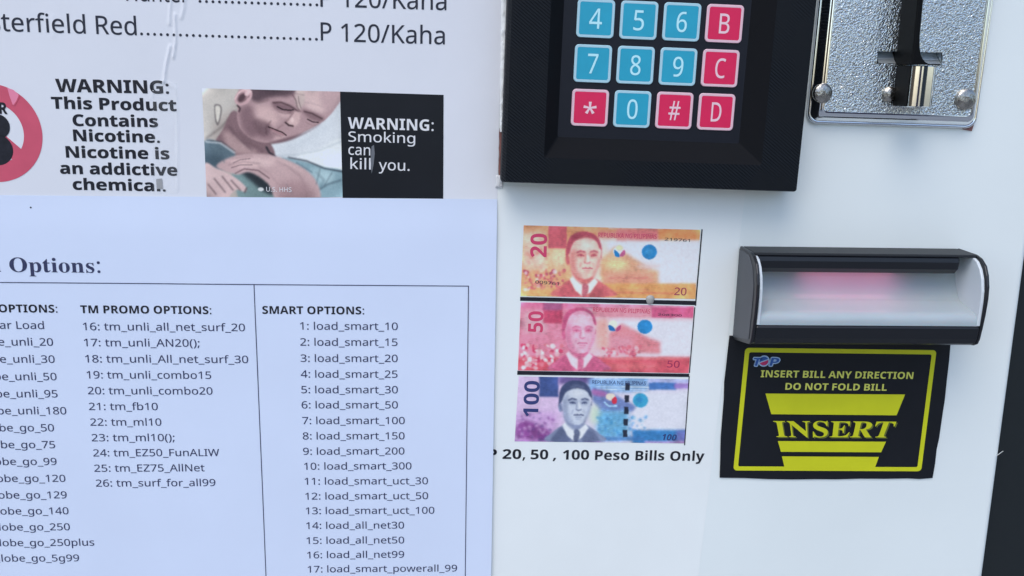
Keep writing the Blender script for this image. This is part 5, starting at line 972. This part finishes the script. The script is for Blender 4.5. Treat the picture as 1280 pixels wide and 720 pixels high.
# ---------------------------------------------------------------- coin acceptor
B0 = at(1006, 151, 2); B1 = at(1218, 161.5, 2); ctr = at(1225, 130, 3)
R0 = at(1244.5, 0, 3)
cx1 = at(1224.3, 135, 2.5)[0]; cz0 = at(1190, 160.2, 1.5)[1]; cx0 = at(1009.5, 140, 1.5)[0]; cz1 = cz0+104
ca2 = -.012
pv = (cx1, cz0)
def cl(x, z): return (pv[0]+(x-pv[0])*math.cos(ca2)-(z-pv[1])*math.sin(ca2), pv[1]+(x-pv[0])*math.sin(ca2)+(z-pv[1])*math.cos(ca2))
CR = lambda s, r: [cl(*p) for p in rr(cx0+s, cz0+s, cx1-s, cz1-s, r, 8)]
coin = thing('coin_acceptor', 'chrome coin acceptor plate with coarse sparkling face, upper right', 'coin acceptor', (cx0+cx1)/2, cz0)
V, F = loft([(CR(.3, 4), .05), (CR(0, 4), .5), (CR(0, 4), 1.5), (CR(.25, 3.8), 1.9), (CR(.7, 3.6), 2.0), (CR(.95, 3.5), 1.85), (CR(1.3, 3.4), 2.3), (CR(1.9, 3), 3.4), (CR(2.8, 2.6), 4.5), (CR(3.8, 2.2), 5.15), (CR(4.35, 1.8), 5.3), (CR(4.7, 1.5), 5.25), (CR(4.8, 1.4), 4.6)], cap_end=False)
part('chrome_rim', V, F, M['chrome'], coin, auto=50)
HF = 4.95
rec = [at(*p, HF) for p in ((1093, 63), (1098, 79), (1177, 80), (1176.5, 64.5))]
rgc = np.random.default_rng(11); st_ = .27
nx_, nz_ = int((cx1-cx0)/st_)+1, int(84/st_)+1
hm = rgc.normal(0, 1, (nz_, nx_))
kx_ = np.array([.14, .8, .14]); hm = np.apply_along_axis(lambda q: np.convolve(q, kx_, 'same'), 0, hm); hm = np.apply_along_axis(lambda q: np.convolve(q, kx_, 'same'), 1, hm)
V = []; F = []; idx = -np.ones((nz_, nx_), int)
inl = (cx0+4.3, cz0+4.3, cx1-4.3)
for j in range(nz_):
    for i in range(nx_):
        x, z_ = cl(cx0+i*st_, cz0+j*st_)
        if not (inl[0] < cx0+i*st_ < inl[2] and cz0+j*st_ > inl[1]): continue
        if rec[1][0]-.6 < x < rec[2][0]-.1 and rec[1][1] < z_ < rec[0][1]-.3: continue
        idx[j, i] = len(V); V.append((x, z_, HF-.1+.052*hm[j, i]))
for j in range(nz_-1):
    for i in range(nx_-1):
        q_ = (idx[j, i], idx[j, i+1], idx[j+1, i+1], idx[j+1, i])
        if min(q_) >= 0: F += [(int(q_[0]), int(q_[1]), int(q_[2])), (int(q_[0]), int(q_[2]), int(q_[3]))]
part('textured_face', V, F, M['cast'], coin)
# coin return recess: upper lip, sloping smooth floor
r0_, r1_, r2_, r3_ = rec
V = [(*r0_, HF), (*r1_, HF), (*r2_, HF), (*r3_, HF), (r0_[0], r0_[1]-.2, 1.2), (r1_[0], r1_[1]+1.5, 3.0), (r2_[0], r2_[1]+1.5, 3.0), (r3_[0], r3_[1]-.2, 1.2)]
part('return_recess', V, [(0, 4, 7, 3), (0, 1, 5, 4), (1, 2, 6, 5), (2, 3, 7, 6), (4, 5, 6, 7)], M['satin_metal'], coin)
# black coin slot fin
fl = at(1127, 0, HF)[0]; fl2 = at(1119.5, 76, HF)[0]
HFN = 17.5
fr = at(1147.5, 0, HFN)[0]; 
zb = at(1140, 80, HFN)[1]; zt = zb+70
x0b, x0t = fl2+.2, fl+.2
xs = at(1140.5, 76, HFN)[0]
fw = 2.2
def fin():
    V = []; F = []
    # stations along Z; width of fin foot flares to the right at the lower end
    st_ = [(zb, 4.6), (zb+.8, 3.0), (zb+2, 1.8), (zb+3.5, 1.0), (zb+6, .35), (zb+10, 0), (zt, 0)]
    for z_, fl_ in st_:
        t = (z_-zb)/(at(1147.5, 0, HFN)[1]-zb)
        X0 = xs+(fr-xs)*t
        V += [(X0, z_, 1.0), (X0, z_, HFN-.6), (X0+.5, z_, HFN), (X0+fw-.5+fl_, z_, HFN), (X0+fw+fl_, z_, HFN-.6), (X0+fw+fl_, z_, 1.0)]
    n = 6
    for k_ in range(len(st_)-1):
        for i in range(n): a = k_*n+i; b = k_*n+(i+1) % n; F.append((a, b, b+n, a+n))
    F.append(tuple(range(n))[::-1]); F.append(tuple((len(st_)-1)*n+i for i in range(n)))
    o = part('coin_slot_fin', V, F, M['fin'], coin); fix_normals(o); return o
fin()
# chrome return lever: flat left side, rounded front
lx = at(1118.5, 105, HF)[0]; lz1 = at(1140, 81.5, 17)[1]; lz0 = at(1138, 134, 17)[1]
prof = [(lx, HF-1), (lx, 15.6), (lx+.4, 16.8), (lx+1.4, 17.4), (lx+3.2, 17.6)]
R_ = 9.2
for i in range(1, 15):
    t = math.radians(90-6.4*i); prof.append((lx+3.2+R_*math.cos(t), 17.6-9.2+9.2*math.sin(t)))
prof.append((prof[-1][0], HF-1))
n = len(prof); V = []
for s_, z_ in ((.35, lz0), (0, lz0+.35), (0, lz1-.35), (.35, lz1)):
    for (x_, h_) in prof:
        V.append((x_+(s_ if x_ < lx+2 else -s_ if x_ > lx+6 else 0), z_, h_-(s_ if h_ > HF else 0)))
F = [(k_*n+i, k_*n+i+1, (k_+1)*n+i+1, (k_+1)*n+i) for k_ in range(3) for i in range(n-1)]
F += [tuple(range(n))[::-1], tuple(3*n+i for i in range(n))]
part('lever_side', [(lx-.06, lz0+.2, HF), (lx-.06, lz1-.2, HF), (lx-.06, lz1-.2, 16.2), (lx-.06, lz0+.2, 16.2)], [(0, 1, 2, 3)], M['fin'], coin)
lv = part('return_lever', V, F, M['chrome'], coin, auto=40); fix_normals(lv)
def rivet(x, y, rpx, name='rivet'):
    c = at(x, y, HF+1); r = rpx/3.3; V = []; F = []; n = 28
    prof = [(1.0, HF-.3), (1.02, HF+.5), (.97, HF+1.0), (.85, HF+1.35), (.65, HF+1.65), (.4, HF+1.85), (.18, HF+1.95)]
    for a, h in prof:
        for i in range(n): t = 2*math.pi*i/n; V.append((c[0]+r*a*math.cos(t), c[1]+r*a*math.sin(t), h))
    V.append((c[0], c[1], HF+1.97))
    for k_ in range(len(prof)-1):
        for i in range(n): F.append((k_*n+i, k_*n+(i+1) % n, (k_+1)*n+(i+1) % n, (k_+1)*n+i))
    m_ = len(prof)-1
    F += [(m_*n+i, m_*n+(i+1) % n, len(V)-1) for i in range(n)]
    return part(name, V, F, M['nickel'], coin, smooth=True)
rivet(1028.8, 116.5, 12); rivet(1208.2, 124, 13.2); rivet(1113, 118, 9.5)
# reddish tape end poking out below the plate
p = [at(*q_, .3) for q_ in ((1202, 155), (1217, 156), (1214.5, 163.8), (1203, 161.5))]
red = thing('red_tape_end', 'small reddish brown tape end sticking out under the coin acceptor corner', 'tape', *p[3])
part('tape_end', [(*q_, .5) for q_ in p]+[(*q_, .05) for q_ in p], [(0, 3, 2, 1), (2, 3, 7, 6), (1, 2, 6, 5)], M['wood'], red)

# ---------------------------------------------------------------- bill acceptor
bx0, bx1 = 110.4, 199.3
acc = thing('bill_acceptor', 'black bill acceptor mouth with frosted throat glowing faintly pink', 'bill acceptor', (bx0+bx1)/2, -98)
cheek = [(0, -60.1), (13.5, -60.2), (17.0, -61.0), (20.5, -63.2), (22.6, -66.5), (23.9, -70.5), (24.3, -75), (24.0, -81), (23.2, -87), (22.4, -91.5), (21.4, -93.6), (19.5, -94.6), (0, -98.2)]
def cheek_part(x0, x1, lab, m='black_plastic'):
    V, F = prism_x(cheek, x0, x1); o = part('cheek', V, F, M[m], acc); fix_normals(o); o['label'] = lab; bevel(o, .0005, 2); return o
cheek_part(bx0, bx0+1.3, 'left end wall'); cheek_part(bx1-1.3, bx1, 'right end wall')
# plate added on the black left wall, its grey paints the reflected sky
inset = [(.4, -61.2), (12.8, -61.4), (17.6, -65), (20.6, -72), (20.6, -82), (19.6, -92.6), (.4, -97)]
V, F = prism_x(inset, bx0-.2, bx0+.2); o = part('sky_sheen_plate', V, F, M['sky_sheen_plastic'], acc); fix_normals(o)
# hood: top plate and dark bar under it
V, F = prism_x([(0.05, -60.2), (14.2, -60.2), (14.8, -60.6), (14.8, -61.2), (0.05, -61.2)], bx0+1.3, bx1-1.3); o = part('hood', V, F, M['hood_plastic'], acc); fix_normals(o); bevel(o, .0004)
V, F = prism_x([(3, -61.3), (14.2, -61.3), (14.7, -63.2), (14.2, -66.0), (12.2, -67.9), (3, -67.9)], bx0+2.6, bx1-7.5); o = part('hood_bar', V, F, M['black_plastic'], acc); fix_normals(o); bevel(o, .0006, 3, 50)
# front bar
V, F = prism_x([(2, -86.2), (22.6, -86.2), (23.2, -87.0), (22.6, -91.2), (21.5, -93.4), (19.3, -94.5), (2, -97.6)], bx0+1.3, bx1-1.3); o = part('front_bar', V, F, M['black_plastic'], acc); fix_normals(o); bevel(o, .0006, 3, 50)
# frosted insert: throat back, floor and lip, and its two end linings
prof = [(3.0, -61.4), (3.3, -68), (4.6, -73), (7.2, -77.2), (9.2, -79.2), (10.4, -79.5), (14.5, -80.3), (19.2, -81.2), (21.4, -81.9), (22.5, -83), (22.9, -84.4), (22.9, -86.1), (2, -86.1), (2, -61.4)]
V, F = prism_x(prof, bx0+2.2, bx1-2.2); o = part('frosted_throat', V, F, M['frost'], acc); fix_normals(o)
o.data.polygons.foreach_set('use_smooth', [True]*len(o.data.polygons)); o.data.set_sharp_from_angle(angle=math.radians(40))
lin_prof = [(3, -61.3), (14.6, -61.3), (17.2, -62.2), (20.0, -64.6), (22.0, -68), (23.2, -72.5), (23.5, -77), (23.3, -82), (23.1, -86.1), (3, -86.1)]
for x0, x1 in ((bx0+1.35, bx0+2.6), (bx1-2.6, bx1-1.35)):
    V, F = prism_x(lin_prof, x0, x1); o = part('frosted_lining', V, F, M['frost_edge'], acc); fix_normals(o); bevel(o, .0003)
V, F = prism_x([(7.6, -67.92), (10.4, -67.92), (10.4, -67.98), (7.6, -67.98)], at(1068, 340, 8)[0]-19, at(1068, 340, 8)[0]+19); o = part('led_strip', V, F, M['led'], acc); fix_normals(o)

# ---------------------------------------------------------------- insert sign
sgn = thing('insert_sign', 'black card sign with yellow frame and INSERT lettering, under the bill acceptor', 'sign', *at(1033, 597))
rng = random.Random(9)
left = [(912, 420), (909, 450), (906, 478), (904.5, 500), (902.8, 525), (901.5, 548), (900.3, 575), (899.6, 597.5)]
bot = [(930, 597.8), (960, 598.6), (990, 599.2), (1020, 598.8), (1045, 599.3), (1075, 598.2), (1105, 598.8), (1135, 598.2), (1150, 598.6), (1166, 597.2)]
right = [(1168.5, 580), (1171, 562), (1174.5, 548), (1177.5, 520), (1181, 500), (1183.5, 475), (1187, 450), (1189.5, 420)]
def jit(P, a): return [(x+rng.uniform(-a, a), y+rng.uniform(-a, a)) for x, y in P]
pts = [at(*p, .5) for p in jit(left, .5)+jit(bot, .35)+jit(right, .6)]
n = len(pts); F = []
for t in tessellate_polygon([[Vector((p[0], p[1], 0)) for p in pts]]):
    a, b, c = (pts[i] for i in t); ar = (b[0]-a[0])*(c[1]-a[1])-(b[1]-a[1])*(c[0]-a[0]); F.append(t if ar > 0 else (t[0], t[2], t[1]))
V = [(*p, .5) for p in pts]+[(p[0], p[1], .05) for p in pts]
F += [(i, n+i, n+(i+1) % n, (i+1) % n) for i in range(n)]
part('card', V, F, M['black_card'], sgn)
HS = .5
S0, S1, S2, S3 = (at(*p, HS) for p in ((931.5, 434.6), (1170.6, 437.6), (1151.3, 589), (916.5, 588)))
def sb(u, v):  # bilinear on the printed frame, v downwards
    return ((1-v)*((1-u)*S0[0]+u*S1[0])+v*((1-u)*S3[0]+u*S2[0]), (1-v)*((1-u)*S0[1]+u*S1[1])+v*((1-u)*S3[1]+u*S2[1]))
I = Ink()
SW, SH = 76., 50.
def frame_loop(s, r): return [sb((p[0])/SW, 1-p[1]/SH) for p in rr(s, s, SW-s, SH-s, r, 6)]
o_, i_ = frame_loop(0, 1.5), frame_loop(1.75, .7); n = len(o_)
for k_ in range(n): I.poly([o_[k_], o_[(k_+1) % n], i_[(k_+1) % n], i_[k_]], HS+.1)
I.make('yellow_frame', M['yellow'], sgn)
for P in (((956.8, 491.8), (1131.2, 493), (1120.5, 519), (964, 517.6)), ((972.3, 551.2), (1107.3, 552), (1101.2, 565.2), (976, 564.6)), ((977.3, 570.3), (1098.4, 571), (1093.3, 585), (980.5, 584))):
    I = Ink(); I.poly([at(*p, HS) for p in P][::-1], HS+.12); I.make('yellow_block', M['yellow'], sgn)
I = Ink(); 
I.text('INSERT BILL ANY DIRECTION', 'b', at(950.5, 471.3, HS), at(1141, 473.6, HS), 2.9, HS+.1, shear=.0)
I.make('instruction_line', M['pale_yellow'], sgn); I = Ink(); I.text('DO NOT FOLD BILL', 'b', at(981.3, 487, HS), at(1108, 488.3, HS), 2.85, HS+.1, shear=.0)
I.make('instruction_line', M['pale_yellow'], sgn)
def trap(u, v, L, cap): 
    k_ = 1+.09*v; return ((u-.5)*k_+.5)*L, v*cap
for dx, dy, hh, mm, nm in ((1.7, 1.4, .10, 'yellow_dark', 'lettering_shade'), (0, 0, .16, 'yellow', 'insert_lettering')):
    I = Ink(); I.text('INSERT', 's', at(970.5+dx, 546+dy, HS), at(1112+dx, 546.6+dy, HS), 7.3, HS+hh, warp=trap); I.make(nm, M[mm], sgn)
# small italic logo
for mm, g_, hh in (('logo_white', .42, .11), ('logo_blue', 0, .16)):
    I = Ink()
    for t, x0, x1 in (('T', 939.5, 950), ('P', 961.5, 972)):
        for ddx, ddz in (((-g_, 0), (g_, 0), (0, g_), (0, -g_), (g_*.7, g_*.7), (-g_*.7, -g_*.7), (-g_*.7, g_*.7), (g_*.7, -g_*.7)) if g_ else ((0, 0),)):
            a = at(x0, 457, HS); b = at(x1, 457.2, HS); I.text(t, 'b', (a[0]+ddx, a[1]+ddz), (b[0]+ddx, b[1]+ddz), 3.3, HS+hh+.002*ddx, shear=.2)
    c = at(954.8, 451.2, HS); I.ring(c, 0, 2.0+(g_*.9 if g_ else -.15), n=30, h=HS+hh)
    I.make('logo', M[mm], sgn)
I = Ink(); c = at(954.8, 451.2, HS); I.ring(c, 0, 1.8, math.radians(200), math.radians(385), 24, HS+.2); I.make('logo_ball', M['logo_red'], sgn)
I = Ink(); I.bar((c[0]-1.8, c[1]-.65), (c[0]+1.75, c[1]+.75), .4, HS+.23); I.make('logo_swoosh', M['logo_white'], sgn)
for o in list(bpy.data.objects):
    if '_o' in o: del o['_o']
